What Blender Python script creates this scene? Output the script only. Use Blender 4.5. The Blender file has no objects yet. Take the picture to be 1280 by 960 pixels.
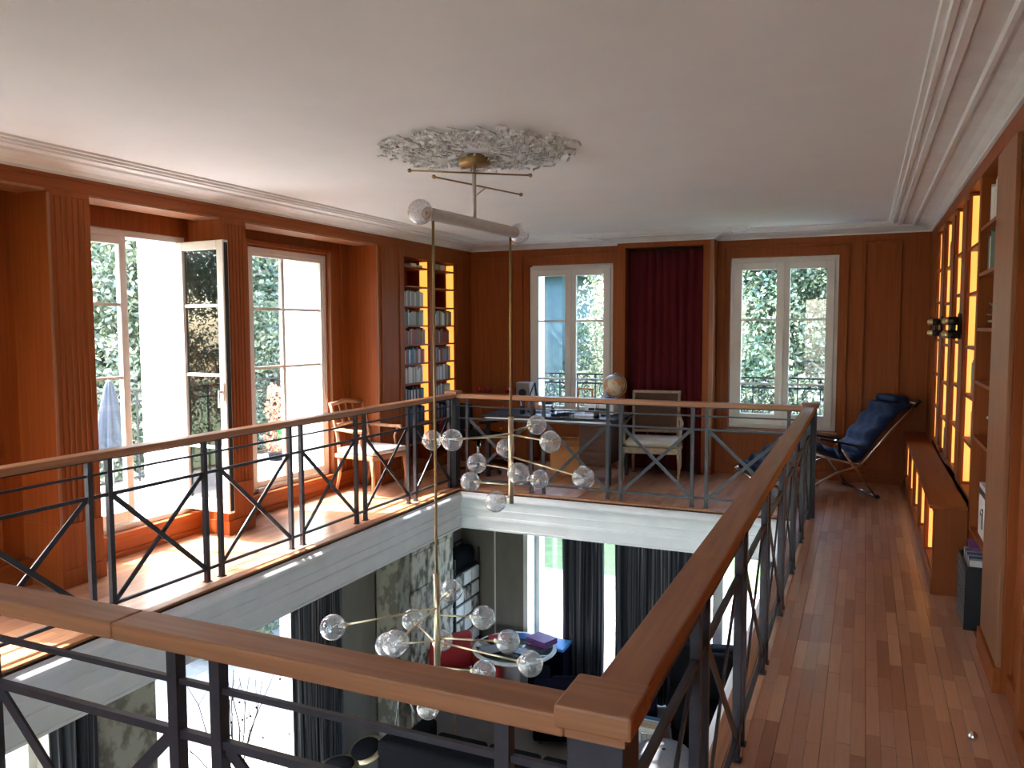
import bpy, bmesh, math, random
from mathutils import Vector, Matrix
import numpy as np
random.seed(7)
SC = bpy.context.scene
COL = SC.collection
PI = math.pi

# ------------------------------------------------------------------ camera
cam = bpy.data.cameras.new('camera'); co = bpy.data.objects.new('camera', cam); COL.objects.link(co)
cam.sensor_width = 36; cam.lens = 997.9 / 1280 * 36; cam.clip_start = .05; cam.clip_end = 300
yaw, pitch, roll = math.radians(23.787), math.radians(4.044), math.radians(-.165)
fw = Vector((-math.sin(yaw) * math.cos(pitch), math.cos(yaw) * math.cos(pitch), -math.sin(pitch)))
rt = Vector((math.cos(yaw), math.sin(yaw), 0)); up = rt.cross(fw)
rt2 = rt * math.cos(roll) + up * math.sin(roll); up2 = up * math.cos(roll) - rt * math.sin(roll)
mm = Matrix((rt2, up2, -fw)).transposed().to_4x4(); mm.translation = (0, 0, 1.7)
co.matrix_world = mm
SC.camera = co

# ------------------------------------------------------------------ sky, sun, exposure
w = bpy.data.worlds.new('sky'); SC.world = w; w.use_nodes = True
nt = w.node_tree; bg = nt.nodes['Background']
sky = nt.nodes.new('ShaderNodeTexSky'); sky.sky_type = 'NISHITA'; sky.sun_disc = False
sky.sun_elevation = math.radians(51); sky.sun_rotation = math.radians(253); sky.air_density = 1.0; sky.dust_density = 2.5
nt.links.new(sky.outputs[0], bg.inputs[0]); bg.inputs[1].default_value = 1.35
sl = bpy.data.lights.new('sun', 'SUN'); sl.energy = 8.5; sl.angle = math.radians(.6); sl.color = (1, .96, .9)
so = bpy.data.objects.new('sun', sl); COL.objects.link(so)
so.location = (-20, -5, 25)
so.rotation_euler = Vector((1, .3, -1.27)).to_track_quat('-Z', 'Y').to_euler()
SC.view_settings.view_transform = 'Standard'; SC.view_settings.look = 'None'
SC.view_settings.gamma = 1; SC.view_settings.use_curve_mapping = False
SC.view_settings.exposure = 1.9
SC.cycles.use_denoising = True
SC.cycles.max_bounces = 10; SC.cycles.diffuse_bounces = 6; SC.cycles.transparent_max_bounces = 24; SC.cycles.glossy_bounces = 4
SC.cycles.caustics_reflective = False; SC.cycles.caustics_refractive = False
SC.cycles.sample_clamp_indirect = 8

# ------------------------------------------------------------------ materials
def srgb(h):
    h = h.lstrip('#'); c = [int(h[i:i + 2], 16) / 255 for i in (0, 2, 4)]
    return tuple(x / 12.92 if x <= .04045 else ((x + .055) / 1.055) ** 2.4 for x in c)
MATS = {}
def mat(name, col, rough=.5, metal=0, spec=.5, col2=None, scale=(8, 8, 8), bump=0, detail=3, contrast=(.35, .65), emit=None, estr=0, sheen=0, coat=0, noise='noise', coords='Object'):
    if isinstance(col, str): col = srgb(col)
    if isinstance(col2, str): col2 = srgb(col2)
    m = bpy.data.materials.new(name); m.use_nodes = True
    n = m.node_tree.nodes; L = m.node_tree.links; b = n['Principled BSDF']
    b.inputs['Base Color'].default_value = (*col, 1); b.inputs['Roughness'].default_value = rough
    b.inputs['Metallic'].default_value = metal; b.inputs['Specular IOR Level'].default_value = spec
    if coat: b.inputs['Coat Weight'].default_value = coat; b.inputs['Coat Roughness'].default_value = .15
    if sheen: b.inputs['Sheen Weight'].default_value = sheen
    if emit: b.inputs['Emission Color'].default_value = (*emit, 1); b.inputs['Emission Strength'].default_value = estr
    tc = n.new('ShaderNodeTexCoord'); mp = n.new('ShaderNodeMapping'); mp.inputs['Scale'].default_value = scale
    L.new(tc.outputs[coords], mp.inputs[0])
    if noise == 'voronoi':
        t = n.new('ShaderNodeTexVoronoi'); t.inputs['Scale'].default_value = 1; out = t.outputs['Distance']
    else:
        t = n.new('ShaderNodeTexNoise'); t.inputs['Scale'].default_value = 1; t.inputs['Detail'].default_value = detail; out = t.outputs['Fac']
    L.new(mp.outputs[0], t.inputs['Vector'])
    if col2 is not None:
        r = n.new('ShaderNodeValToRGB'); e = r.color_ramp.elements
        e[0].position, e[1].position = contrast; e[0].color = (*col, 1); e[1].color = (*col2, 1)
        L.new(out, r.inputs[0]); L.new(r.outputs[0], b.inputs['Base Color'])
        m['ramp'] = r.name
    if bump:
        bp = n.new('ShaderNodeBump'); bp.inputs['Strength'].default_value = min(1, bump); bp.inputs['Distance'].default_value = .004
        L.new(out, bp.inputs['Height']); L.new(bp.outputs[0], b.inputs['Normal'])
    MATS[name] = m
    return m
W1, W2 = (.26, .063, .013), (.325, .083, .018)
mat('wood_panel', W1, .5, col2=W2, scale=(38, 38, 1.4), bump=.08, detail=5, spec=.22)
mat('wood_panel_y', W1, .5, col2=W2, scale=(38, 1.4, 38), bump=.08, detail=5, spec=.22)
mat('wood_panel_x', W1, .5, col2=W2, scale=(1.4, 38, 38), bump=.08, detail=5, spec=.22)
mat('wood_light', (.27, .11, .05), .42, col2=(.34, .15, .07), scale=(35, 35, 1.5), bump=.05, detail=5, spec=.4)
R1, R2 = (.32, .132, .058), (.42, .185, .085)
mat('handrail_y', R1, .48, col2=R2, scale=(55, 2.2, 55), bump=.12, detail=6, spec=.5)
mat('handrail_x', R1, .48, col2=R2, scale=(2.2, 55, 55), bump=.12, detail=6, spec=.5)
mat('ceiling_paint', '#dcdfe2', .85, col2='#dfe2e5', scale=(3, 3, 3), bump=.02)
mat('plaster_white', '#d8dadb', .6, col2='#dfe1e2', scale=(6, 6, 6))
mat('fascia_white', '#dcdfe2', .45, col2='#e3e6e9', scale=(5, 5, 5))
mat('window_white', '#dedad2', .4, col2='#e4e1da', scale=(5, 5, 5))
mat('render_white', '#e9e8e4', .8, col2='#dfddd6', scale=(14, 14, 14), bump=.1)
mat('iron', (.024, .025, .034), .42, metal=.1, col2=(.034, .034, .044), scale=(30, 30, 30))
mat('iron_black', (.012, .013, .016), .5, metal=.3, col2=(.02, .02, .025), scale=(30, 30, 30))
mat('brass', (.55, .38, .16), .28, metal=1, col2=(.62, .44, .2), scale=(20, 20, 20))
mat('brass_pale', (.62, .52, .34), .3, metal=1, col2=(.7, .6, .42), scale=(20, 20, 20))
mat('bronze', (.32, .21, .09), .4, metal=.9, col2=(.4, .27, .12), scale=(60, 60, 60), bump=.3)
mat('chrome', (.75, .75, .76), .15, metal=1)
mat('tube_metal', (.66, .63, .61), .4, metal=.15, col2=(.6, .57, .55), scale=(20, 20, 20))
mat('velvet', (.06, .003, .006), .9, col2=(.1, .005, .01), scale=(40, 40, 2), sheen=.05, spec=.2)
mat('cushion_navy', (.006, .014, .045), .8, col2=(.01, .022, .068), scale=(90, 90, 90), bump=.1, spec=.25)
mat('seat_linen', (.62, .58, .52), .9, col2=(.7, .66, .6), scale=(120, 120, 120), bump=.2)
mat('seat_cream', (.75, .72, .66), .85, col2=(.8, .78, .72), scale=(120, 120, 120), bump=.2)
mat('fabric_brown', (.085, .04, .026), .9, col2=(.1, .05, .034), scale=(120, 120, 120), bump=.2)
mat('frame_gilt', (.36, .27, .17), .5, col2=(.46, .36, .25), scale=(30, 30, 30))
mat('chair_wood', (.36, .17, .09), .4, col2=(.46, .24, .13), scale=(20, 20, 4))
mat('plastic_black', (.01, .01, .012), .35, col2=(.016, .016, .018), scale=(20, 20, 20))
mat('leather_black', (.003, .0035, .006), .85, col2=(.006, .0065, .01), scale=(60, 60, 60), bump=.2, spec=.1)
mat('sofa_navy', (.003, .004, .013), .9, col2=(.006, .007, .018), scale=(100, 100, 100), bump=.2, spec=.05)
mat('fabric_red', (.3, .012, .015), .8, col2=(.38, .02, .022), scale=(60, 60, 60), bump=.15)
mat('fabric_grey', (.16, .165, .19), .9, col2=(.2, .2, .23), scale=(80, 80, 80), bump=.2)
mat('paper', (.78, .77, .74), .8, col2=(.84, .83, .8), scale=(12, 12, 12))
mat('paper_blue', (.42, .55, .78), .6, col2=(.6, .7, .85), scale=(14, 14, 14))
mat('grey_box', (.3, .27, .25), .7, col2=(.36, .33, .31), scale=(14, 14, 14))
mat('blue_plastic', (.02, .07, .2), .4, col2=(.03, .09, .26), scale=(14, 14, 14))
mat('blue_lit_top', (.03, .3, .8), .5, col2=(.05, .36, .8), scale=(14, 14, 14))
mat('purple', (.16, .045, .2), .5, col2=(.2, .06, .25), scale=(14, 14, 14))
mat('orange_box', (.52, .2, .05), .7, col2=(.6, .26, .08), scale=(9, 9, 9))
mat('red_glass', (.35, .01, .02), .15, spec=.8)
mat('globe_map', (.72, .6, .42), .45, col2=(.62, .3, .12), scale=(9, 9, 9), contrast=(.5, .56), detail=4)
mat('globe_blue', (.45, .55, .62), .45)
mat('stone', (.16, .155, .13), .85, col2=(.36, .35, .3), scale=(9, 9, 7), bump=1, detail=9, contrast=(.42, .55))
mat('marble', (.07, .065, .05), .6, col2=(.55, .53, .46), scale=(11, 11, 6), bump=1, detail=9, contrast=(.4, .56))
mat('wall_taupe', (.17, .15, .12), .8, col2=(.2, .175, .145), scale=(7, 7, 2), bump=.1)
mat('wall_greige', (.25, .245, .22), .8, col2=(.29, .28, .25), scale=(7, 7, 2), bump=.1)
mat('floor_stone', (.2, .19, .18), .35, col2=(.26, .25, .24), scale=(3, 3, 3))
mat('slab', (.25, .12, .06), .8, col2=(.2, .09, .04), scale=(10, 10, 10))
mat('joint_dark', (.05, .022, .012), .7)
mat('terrace_stone', (.5, .49, .48), .8, col2=(.42, .41, .4), scale=(8, 8, 8), bump=.2)
mat('balcony_tile', (.26, .27, .3), .7, col2=(.32, .33, .36), scale=(8, 8, 8), bump=.1)
mat('terrace_joint', (.35, .34, .32), .9)
mat('lawn', (.08, .13, .05), .95, col2=(.12, .18, .07), scale=(6, 6, 6), bump=.8, detail=8)
mat('bark', (.12, .085, .06), .9, col2=(.18, .14, .1), scale=(10, 10, 3), bump=.6)
mat('parasol_cloth', (.04, .05, .065), .85, col2=(.06, .07, .09), scale=(20, 20, 4))
mat('house_blue', (.055, .11, .13), .85, col2=(.07, .13, .15), scale=(4, 4, 4))
mat('roof_slate', (.1, .11, .13), .8, col2=(.14, .15, .17), scale=(10, 10, 10))
mat('terracotta', (.4, .17, .08), .8, col2=(.46, .2, .1), scale=(10, 10, 10))
mat('silver_leaf', (.82, .83, .84), .5, col2=(.5, .51, .52), scale=(26, 26, 26), contrast=(.4, .62))
mat('filament', (.8, .75, .65), .3, metal=.6)
mat('led_warm', (1, .6, .25), .5, emit=(1, .38, .065), estr=.42)

def leafmat(name, a, b):
    m = bpy.data.materials.new(name); m.use_nodes = True; n = m.node_tree.nodes; L = m.node_tree.links
    n.remove(n['Principled BSDF']); out = n['Material Output']
    g = n.new('ShaderNodeNewGeometry'); r = n.new('ShaderNodeValToRGB'); e = r.color_ramp.elements
    e[0].color = (*a, 1); e[1].color = (*b, 1); L.new(g.outputs['Random Per Island'], r.inputs[0])
    d = n.new('ShaderNodeBsdfDiffuse'); t = n.new('ShaderNodeBsdfTranslucent'); gl = n.new('ShaderNodeBsdfGlossy'); gl.inputs['Roughness'].default_value = .35
    L.new(r.outputs[0], d.inputs[0]); L.new(r.outputs[0], t.inputs[0])
    mx = n.new('ShaderNodeMixShader'); mx.inputs[0].default_value = .4; L.new(d.outputs[0], mx.inputs[1]); L.new(t.outputs[0], mx.inputs[2])
    m2 = n.new('ShaderNodeMixShader'); m2.inputs[0].default_value = .08; L.new(mx.outputs[0], m2.inputs[1]); L.new(gl.outputs[0], m2.inputs[2])
    L.new(m2.outputs[0], out.inputs[0]); MATS[name] = m
leafmat('leaf_green', (.03, .055, .032), (.26, .31, .17))
leafmat('leaf_dark', (.01, .04, .032), (.11, .19, .11))
leafmat('leaf_pale', (.06, .085, .045), (.5, .54, .36))
leafmat('leaf_red', (.45, .1, .06), (.7, .35, .22))
leafmat('leaf_bright', (.06, .35, .1), (.15, .55, .2))
leafmat('grass_blade', (.12, .26, .05), (.25, .42, .1))

def glassmat(name, tint, rough=0.0, boost=1.0, bump=0, f0=.04):
    m = bpy.data.materials.new(name); m.use_nodes = True; n = m.node_tree.nodes; L = m.node_tree.links
    n.remove(n['Principled BSDF']); out = n['Material Output']
    t = n.new('ShaderNodeBsdfTransparent'); t.inputs[0].default_value = (*tint, 1)
    g = n.new('ShaderNodeBsdfGlossy'); g.inputs['Roughness'].default_value = rough
    lw = n.new('ShaderNodeFresnel'); ge = n.new('ShaderNodeNewGeometry'); mr = n.new('ShaderNodeMapRange')
    mr.inputs[3].default_value = 1.5; mr.inputs[4].default_value = 1 / 1.5; L.new(ge.outputs['Backfacing'], mr.inputs[0]); L.new(mr.outputs[0], lw.inputs[0])
    mu = n.new('ShaderNodeMath'); mu.operation = 'MULTIPLY'; mu.inputs[1].default_value = boost; mu.use_clamp = True
    L.new(lw.outputs[0], mu.inputs[0])
    mx = n.new('ShaderNodeMixShader'); L.new(mu.outputs[0], mx.inputs[0]); L.new(t.outputs[0], mx.inputs[1]); L.new(g.outputs[0], mx.inputs[2])
    fin = mx
    if bump:
        df = n.new('ShaderNodeBsdfDiffuse'); df.inputs[0].default_value = (.85, .86, .88, 1); m3 = n.new('ShaderNodeMixShader')
        vo = n.new('ShaderNodeTexVoronoi'); vo.inputs['Scale'].default_value = 70; tcv = n.new('ShaderNodeTexCoord'); L.new(tcv.outputs['Object'], vo.inputs['Vector'])
        rr = n.new('ShaderNodeMapRange'); rr.inputs[1].default_value = .25; rr.inputs[2].default_value = .7; rr.inputs[3].default_value = .02; rr.inputs[4].default_value = .16; L.new(vo.outputs['Distance'], rr.inputs[0])
        L.new(rr.outputs[0], m3.inputs[0]); L.new(mx.outputs[0], m3.inputs[1]); L.new(df.outputs[0], m3.inputs[2]); fin = m3
    L.new(fin.outputs[0], out.inputs[0])
    if bump:
        tc = n.new('ShaderNodeTexCoord'); no = n.new('ShaderNodeTexNoise'); no.inputs['Scale'].default_value = 45
        bp = n.new('ShaderNodeBump'); bp.inputs['Strength'].default_value = bump; bp.inputs['Distance'].default_value = .01
        L.new(tc.outputs['Object'], no.inputs['Vector']); L.new(no.outputs['Fac'], bp.inputs['Height'])
        L.new(bp.outputs[0], g.inputs['Normal']); L.new(bp.outputs[0], lw.inputs['Normal'])
    MATS[name] = m
glassmat('pane_glass', (.97, .985, .98), .0, 1.0)
glassmat('pane_dark', (.4, .46, .47), .0, 1.2)
glassmat('bulb_glass', (.9, .91, .93), .06, 4.5, bump=.6)
glassmat('table_glass', (.7, .75, .76), .03, 2.0)

def plankmat():
    m = bpy.data.materials.new('parquet'); m.use_nodes = True; n = m.node_tree.nodes; L = m.node_tree.links; b = n['Principled BSDF']
    g = n.new('ShaderNodeNewGeometry'); oi = n.new('ShaderNodeObjectInfo'); ad = n.new('ShaderNodeMath'); ad.operation = 'ADD'
    fr = n.new('ShaderNodeMath'); fr.operation = 'FRACT'
    L.new(g.outputs['Random Per Island'], ad.inputs[0]); L.new(oi.outputs['Random'], ad.inputs[1]); L.new(ad.outputs[0], fr.inputs[0])
    r = n.new('ShaderNodeValToRGB'); r.color_ramp.interpolation = 'LINEAR'; e = r.color_ramp.elements
    e[0].color = (.40, .18, .095, 1); e[1].color = (.74, .42, .25, 1); x = e.new(.25); x.color = (.54, .27, .155, 1); x = e.new(.85); x.color = (.64, .345, .2, 1)
    L.new(fr.outputs[0], r.inputs[0])
    tc = n.new('ShaderNodeNewGeometry'); mp = n.new('ShaderNodeMapping'); mp.inputs['Scale'].default_value = (70, 3.5, 70)
    no = n.new('ShaderNodeTexNoise'); no.inputs['Scale'].default_value = 1; no.inputs['Detail'].default_value = 5
    L.new(tc.outputs['Position'], mp.inputs[0]); L.new(mp.outputs[0], no.inputs['Vector'])
    mx = n.new('ShaderNodeMix'); mx.data_type = 'RGBA'; mx.blend_type = 'MULTIPLY'; mx.inputs[0].default_value = .2
    r2 = n.new('ShaderNodeValToRGB'); r2.color_ramp.elements[0].position = .3; r2.color_ramp.elements[1].position = .7
    r2.color_ramp.elements[0].color = (.55, .5, .48, 1); L.new(no.outputs['Fac'], r2.inputs[0])
    L.new(r.outputs[0], mx.inputs[6]); L.new(r2.outputs[0], mx.inputs[7]); L.new(mx.outputs[2], b.inputs['Base Color'])
    b.inputs['Roughness'].default_value = .3; b.inputs['Specular IOR Level'].default_value = .5; b.inputs['Coat Weight'].default_value = .45; b.inputs['Coat Roughness'].default_value = .2
    MATS['parquet'] = m
plankmat()

def stripemat():   # striped drapery of the lower room, stripes run down the cloth along its own U coordinate
    m = bpy.data.materials.new('curtain_striped'); m.use_nodes = True; n = m.node_tree.nodes; L = m.node_tree.links; b = n['Principled BSDF']
    uv = n.new('ShaderNodeUVMap'); uv.uv_map = 'UVMap'; mp = n.new('ShaderNodeMapping'); mp.inputs['Scale'].default_value = (1, .02, 1)
    no = n.new('ShaderNodeTexNoise'); no.inputs['Scale'].default_value = 26; no.inputs['Detail'].default_value = 1
    r = n.new('ShaderNodeValToRGB'); r.color_ramp.interpolation = 'CONSTANT'; e = r.color_ramp.elements
    e[0].color = (.012, .013, .02, 1); e[1].position = .56; e[1].color = (.2, .2, .21, 1); x = e.new(.62); x.color = (.02, .022, .035, 1); x = e.new(.47); x.color = (.06, .065, .085, 1)
    L.new(uv.outputs[0], mp.inputs[0]); L.new(mp.outputs[0], no.inputs['Vector']); L.new(no.outputs['Fac'], r.inputs[0]); L.new(r.outputs[0], b.inputs['Base Color'])
    b.inputs['Roughness'].default_value = .75; MATS['curtain_striped'] = m
stripemat()

# ------------------------------------------------------------------ builders
WM = {}
def wmat(o): return WM.get(o.name, Matrix.Identity(4))
def tag(o, label=None, cat=None, group=None, kind=None):
    if label: o['label'] = label
    if cat: o['category'] = cat
    if group: o['group'] = group
    if kind: o['kind'] = kind
    return o
def thing(name, label, cat, loc=(0, 0, 0), rz=0, group=None):
    o = bpy.data.objects.new(name, None); COL.objects.link(o); o.location = loc; o.rotation_euler = (0, 0, rz); o.empty_display_size = .1
    WM[o.name] = Matrix.Translation(loc) @ Matrix.Rotation(rz, 4, 'Z')
    return tag(o, label, cat, group)
class B:
    def __init__(s): s.bm = bmesh.new()
    def box(s, x0, x1, y0, y1, z0, z1, M=None):
        v = [s.bm.verts.new(p) for p in [(x0, y0, z0), (x1, y0, z0), (x1, y1, z0), (x0, y1, z0), (x0, y0, z1), (x1, y0, z1), (x1, y1, z1), (x0, y1, z1)]]
        if M: 
            for q in v: q.co = M @ q.co
        for f in [(3, 2, 1, 0), (4, 5, 6, 7), (0, 1, 5, 4), (1, 2, 6, 5), (2, 3, 7, 6), (3, 0, 4, 7)]: s.bm.faces.new([v[i] for i in f])
        return s
    def boxr(s, x0, x1, y0, y1, z0, z1, r=.005, seg=2):
        t = bmesh.new(); bb = B.__new__(B); bb.bm = t; bb.box(x0, x1, y0, y1, z0, z1)
        r = min(r, .45 * min(abs(x1 - x0), abs(y1 - y0), abs(z1 - z0)))
        bmesh.ops.bevel(t, geom=t.edges[:], offset=r, segments=seg, affect='EDGES', profile=.5)
        s.merge(t); return s
    def merge(s, t, M=None):
        mp = {}
        for v in t.verts: mp[v] = s.bm.verts.new(M @ v.co if M else v.co)
        for f in t.faces:
            try: s.bm.faces.new([mp[v] for v in f.verts]).smooth = f.smooth
            except ValueError: pass
        t.free()
    def bar(s, p, q, a, b=None, roll=None):      # rectangular bar from p to q
        p, q = Vector(p), Vector(q); d = q - p; b = b or a
        u = Vector((0, 0, 1)) if abs(d.normalized().z) < .98 else Vector((0, 1, 0))
        if roll is not None: u = Vector(roll)
        r = d.cross(u).normalized(); t = r.cross(d).normalized()
        v = [s.bm.verts.new(e + r * i * a / 2 + t * j * b / 2) for e in (p, q) for i, j in ((-1, -1), (1, -1), (1, 1), (-1, 1))]
        for f in [(0, 1, 2, 3), (7, 6, 5, 4), (0, 4, 5, 1), (1, 5, 6, 2), (2, 6, 7, 3), (3, 7, 4, 0)]: s.bm.faces.new([v[i] for i in f])
        return s
    def tube(s, pts, r, seg=8, caps=True):
        pts = [Vector(p) for p in pts]; rr = r if isinstance(r, (list, tuple)) else [r] * len(pts); rings = []
        prev = None
        for i, p in enumerate(pts):
            d = (pts[min(i + 1, len(pts) - 1)] - pts[max(i - 1, 0)]).normalized()
            if prev is None: u = Vector((0, 0, 1)) if abs(d.z) < .9 else Vector((1, 0, 0)); a = d.cross(u).normalized()
            else: a = (prev - d * prev.dot(d)).normalized()
            prev = a; b_ = d.cross(a)
            rings.append([s.bm.verts.new(p + (a * math.cos(2 * PI * k / seg) + b_ * math.sin(2 * PI * k / seg)) * rr[i]) for k in range(seg)])
        for A, C in zip(rings, rings[1:]):
            for k in range(seg): s.bm.faces.new([A[k], A[(k + 1) % seg], C[(k + 1) % seg], C[k]]).smooth = True
        if caps: s.bm.faces.new(rings[0][::-1]); s.bm.faces.new(rings[-1])
        return s
    def lathe(s, prof, c=(0, 0, 0), seg=20, M=None):
        c = Vector(c); rings = []
        for r, z in prof:
            rings.append([s.bm.verts.new(c + Vector((r * math.cos(2 * PI * k / seg), r * math.sin(2 * PI * k / seg), z))) for k in range(seg)])
        if M:
            for R in rings:
                for v in R: v.co = M @ v.co
        for A, C in zip(rings, rings[1:]):
            for k in range(seg): s.bm.faces.new([A[k], A[(k + 1) % seg], C[(k + 1) % seg], C[k]]).smooth = True
        if prof[0][0] > 1e-4: s.bm.faces.new(rings[0][::-1])
        if prof[-1][0] > 1e-4: s.bm.faces.new(rings[-1])
        bmesh.ops.remove_doubles(s.bm, verts=[v for R in rings for v in R], dist=1e-5)
        return s
    def sphere(s, c, r, u=16, v=10, sc=(1, 1, 1)):
        M = Matrix.Translation(c) @ Matrix.Diagonal((*sc, 1))
        t = bmesh.new(); bmesh.ops.create_uvsphere(t, u_segments=u, v_segments=v, radius=r)
        for f in t.faces: f.smooth = True
        s.merge(t, M); return s
    def prism(s, poly, axis, a, b):     # polygon in the other two axes, extruded along axis
        ix = 'xyz'.index(axis); o = [i for i in range(3) if i != ix]; R = []
        for v in (a, b):
            ring = []
            for p in poly:
                c = [0, 0, 0]; c[ix] = v; c[o[0]] = p[0]; c[o[1]] = p[1]; ring.append(s.bm.verts.new(c))
            R.append(ring)
        n = len(poly); s.bm.faces.new(R[0]); s.bm.faces.new(R[1][::-1])
        for k in range(n): s.bm.faces.new([R[0][k], R[1][k], R[1][(k + 1) % n], R[0][(k + 1) % n]])
        return s
    def sweep(s, path, prof, closed=False, side=1):   # profile (offset inward, z) along an xy path with mitres
        n = len(path); P = [Vector((*p, 0)) for p in path]; rings = []
        for i in range(n):
            if closed: a, c = P[i] - P[i - 1], P[(i + 1) % n] - P[i]
            else: a = P[i] - P[i - 1] if i else P[1] - P[0]; c = P[i + 1] - P[i] if i < n - 1 else a
            a.normalize(); c.normalize(); na = Vector((a.y, -a.x, 0)) * side; nc = Vector((c.y, -c.x, 0)) * side
            m = (na + nc); m = m / max(.1, m.dot(na)) if m.length > 1e-6 else na
            rings.append([s.bm.verts.new(P[i] + m * d + Vector((0, 0, z))) for d, z in prof])
        for i in range(n if closed else n - 1):
            A, C = rings[i], rings[(i + 1) % n]
            for k in range(len(prof) - 1): s.bm.faces.new([A[k], A[k + 1], C[k + 1], C[k]])
        return s
    def obj(s, name, m, parent=None, world=False, label=None, cat=None, group=None, kind=None, smooth=False, bevel=0, solid=0):
        bmesh.ops.recalc_face_normals(s.bm, faces=s.bm.faces[:])
        if world and parent is not None:
            I = wmat(parent).inverted(); bmesh.ops.transform(s.bm, matrix=I, verts=s.bm.verts[:])
        me = bpy.data.meshes.new(name); s.bm.to_mesh(me); s.bm.free()
        if smooth:
            for p in me.polygons: p.use_smooth = True
        for x in (m if isinstance(m, (list, tuple)) else [m]): me.materials.append(MATS[x])
        o = bpy.data.objects.new(name, me); COL.objects.link(o)
        if parent is not None: o.parent = parent; WM[o.name] = wmat(parent)
        if bevel:
            md = o.modifiers.new('bevel', 'BEVEL'); md.width = bevel; md.segments = 2; md.limit_method = 'ANGLE'
        if solid:
            md = o.modifiers.new('solid', 'SOLIDIFY'); md.thickness = solid
        return tag(o, label, cat, group, kind)
def place(o, loc, rz=0):
    o.location = loc; o.rotation_euler = (0, 0, rz); return o
def copy_tree(o, parent=None):
    c = o.copy(); COL.objects.link(c)
    if parent is not None: c.parent = parent
    for ch in [k for k in KIDS.get(o.name, [])]: copy_tree(ch, c)
    return c
KIDS = {}
def index_kids():
    KIDS.clear()
    for o in bpy.data.objects:
        if o.parent: KIDS.setdefault(o.parent.name, []).append(o)
def S(name, b, m, parent=None, **k):
    return b.obj(name, m, parent, kind=None if parent is not None else 'structure', **k)
ORD = ['first', 'second', 'third', 'fourth', 'fifth', 'sixth', 'seventh', 'eighth', 'ninth', 'tenth', 'eleventh', 'twelfth', 'thirteenth', 'fourteenth', 'fifteenth', 'sixteenth', 'seventeenth', 'eighteenth']
# ================================================================== SETTING
# left wall: masonry with openings, wood lining inside
WZ0, WZ1 = .18, 2.44
wl = B()
ys = [(-2.6, 1.45), (2.6, 3.82), (4.96, 5.68), (6.83, 10.0)]
for a, c in ys: wl.box(-5.65, -5.14, a, c, WZ0, WZ1)
wl.box(-5.65, -5.14, -2.6, 10.0, WZ1, 3.1); wl.box(-5.65, -5.14, -2.6, 10.0, -.45, WZ0)
for a, c in [(-2.6, -1.6), (.1, 1.3), (2.75, 2.95), (3.55, 4.3), (6.4, 10.0)]: wl.box(-5.45, -4.95, a, c, -2.9, -.45)
wl.box(-5.45, -4.95, -2.6, 10, -.62, -.45)
wall_left = S('wall_left', wl, 'render_white')
def recess(y0, y1, wy0, wy1):
    "wood lining of a window recess: back boards, riser, reveals"
    b = B(); XB = -5.14
    if wy0 - y0 > .02: b.box(XB, -5.10, y0, wy0, 0, 2.69)
    if y1 - wy1 > .02: b.box(XB, -5.10, wy1, y1, 0, 2.69)
    b.box(XB, -5.10, wy0, wy1, WZ1 + .0, 2.69)
    b.obj('recess_lining', 'wood_panel', wall_left)
    b = B(); b.box(XB, -5.04, y0, y1, .0, .15); b.box(XB, -5.02, y0, y1, .15, .18); b.box(XB, -5.025, y0, y1, 0, .045)
    b.obj('sill_board', 'wood_panel_y', wall_left, bevel=.004)
for r in [(.2, 3.49, 1.45, 2.6), (3.80, 4.98, 3.82, 4.96), (5.27, 7.22, 5.68, 6.83)]: recess(*r)
def fluted_pier(y0, y1, parent):
    b = B(); poly = [(-5.14, y0), (-4.75, y0)]; n = 6; m = .03; wd = (y1 - y0 - 2 * m) / n
    for k in range(n):
        a = y0 + m + k * wd
        for t in (.22, .32, .5, .68, .78):
            d = .007 if .3 < t < .7 else 0
            poly.append((-4.75 - d, a + wd * t))
    poly += [(-4.75, y1), (-5.14, y1)]
    b.prism(poly, 'z', .42, 2.55); p = b.obj('fluted_pier', 'wood_panel', parent)
    b = B(); b.box(-5.14, -4.75, y0, y1, 2.55, 2.59); b.box(-5.14, -4.74, y0 - .004, y1 + .004, 0, .42); b.box(-5.14, -4.728, y0 - .01, y1 + .01, 0, .12)
    b.obj('pier_base', 'wood_panel', parent, bevel=.004)
for a, c in [(-.1, .2), (3.49, 3.80), (4.98, 5.27)]: fluted_pier(a, c, wall_left)
b = B(); b.box(-5.14, -4.75, -2.6, -.1, 0, 2.59); b.box(-5.10, -4.75, -2.6, 9.45, 2.59, 2.77); b.box(-4.75, -4.74, -2.6, 9.45, 2.66, 2.69); b.obj('entablature', 'wood_panel_y', wall_left, bevel=.003)
b = B(); b.box(-5.02, -4.755, 3.80, 4.98, 2.575, 2.59); b.box(-5.02, -4.755, 5.27, 7.22, 2.575, 2.59); b.box(-5.02, -4.755, .2, 3.49, 2.575, 2.59); b.obj('soffit_board', 'wood_light', wall_left)
# casing strips beside window 2 and panel joints
b = B()
b.box(-5.10, -5.075, 6.86, 6.90, .18, 2.5); b.box(-5.10, -5.075, 5.60, 5.64, .18, 2.5); b.box(-5.10, -5.075, 7.06, 7.08, .18, 2.59)
b.box(-5.10, -5.07, 3.30, 3.33, 0, 2.59); b.box(-5.10, -5.075, 2.66, 2.7, .18, 2.5); b.box(-5.10, -5.075, 5.64, 6.86, 2.46, 2.5)
b.obj('casing', 'wood_panel', wall_left, bevel=.005)
b = B(); b.box(-4.75, -4.738, 3.488, 3.506, .42, 2.56); b.box(-4.75, -4.738, 7.222, 7.24, .12, 2.58); b.box(-5.10, -5.06, 6.84, 6.862, .18, 2.48); b.obj('edge_strip', 'wood_light', wall_left, bevel=.003)
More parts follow.
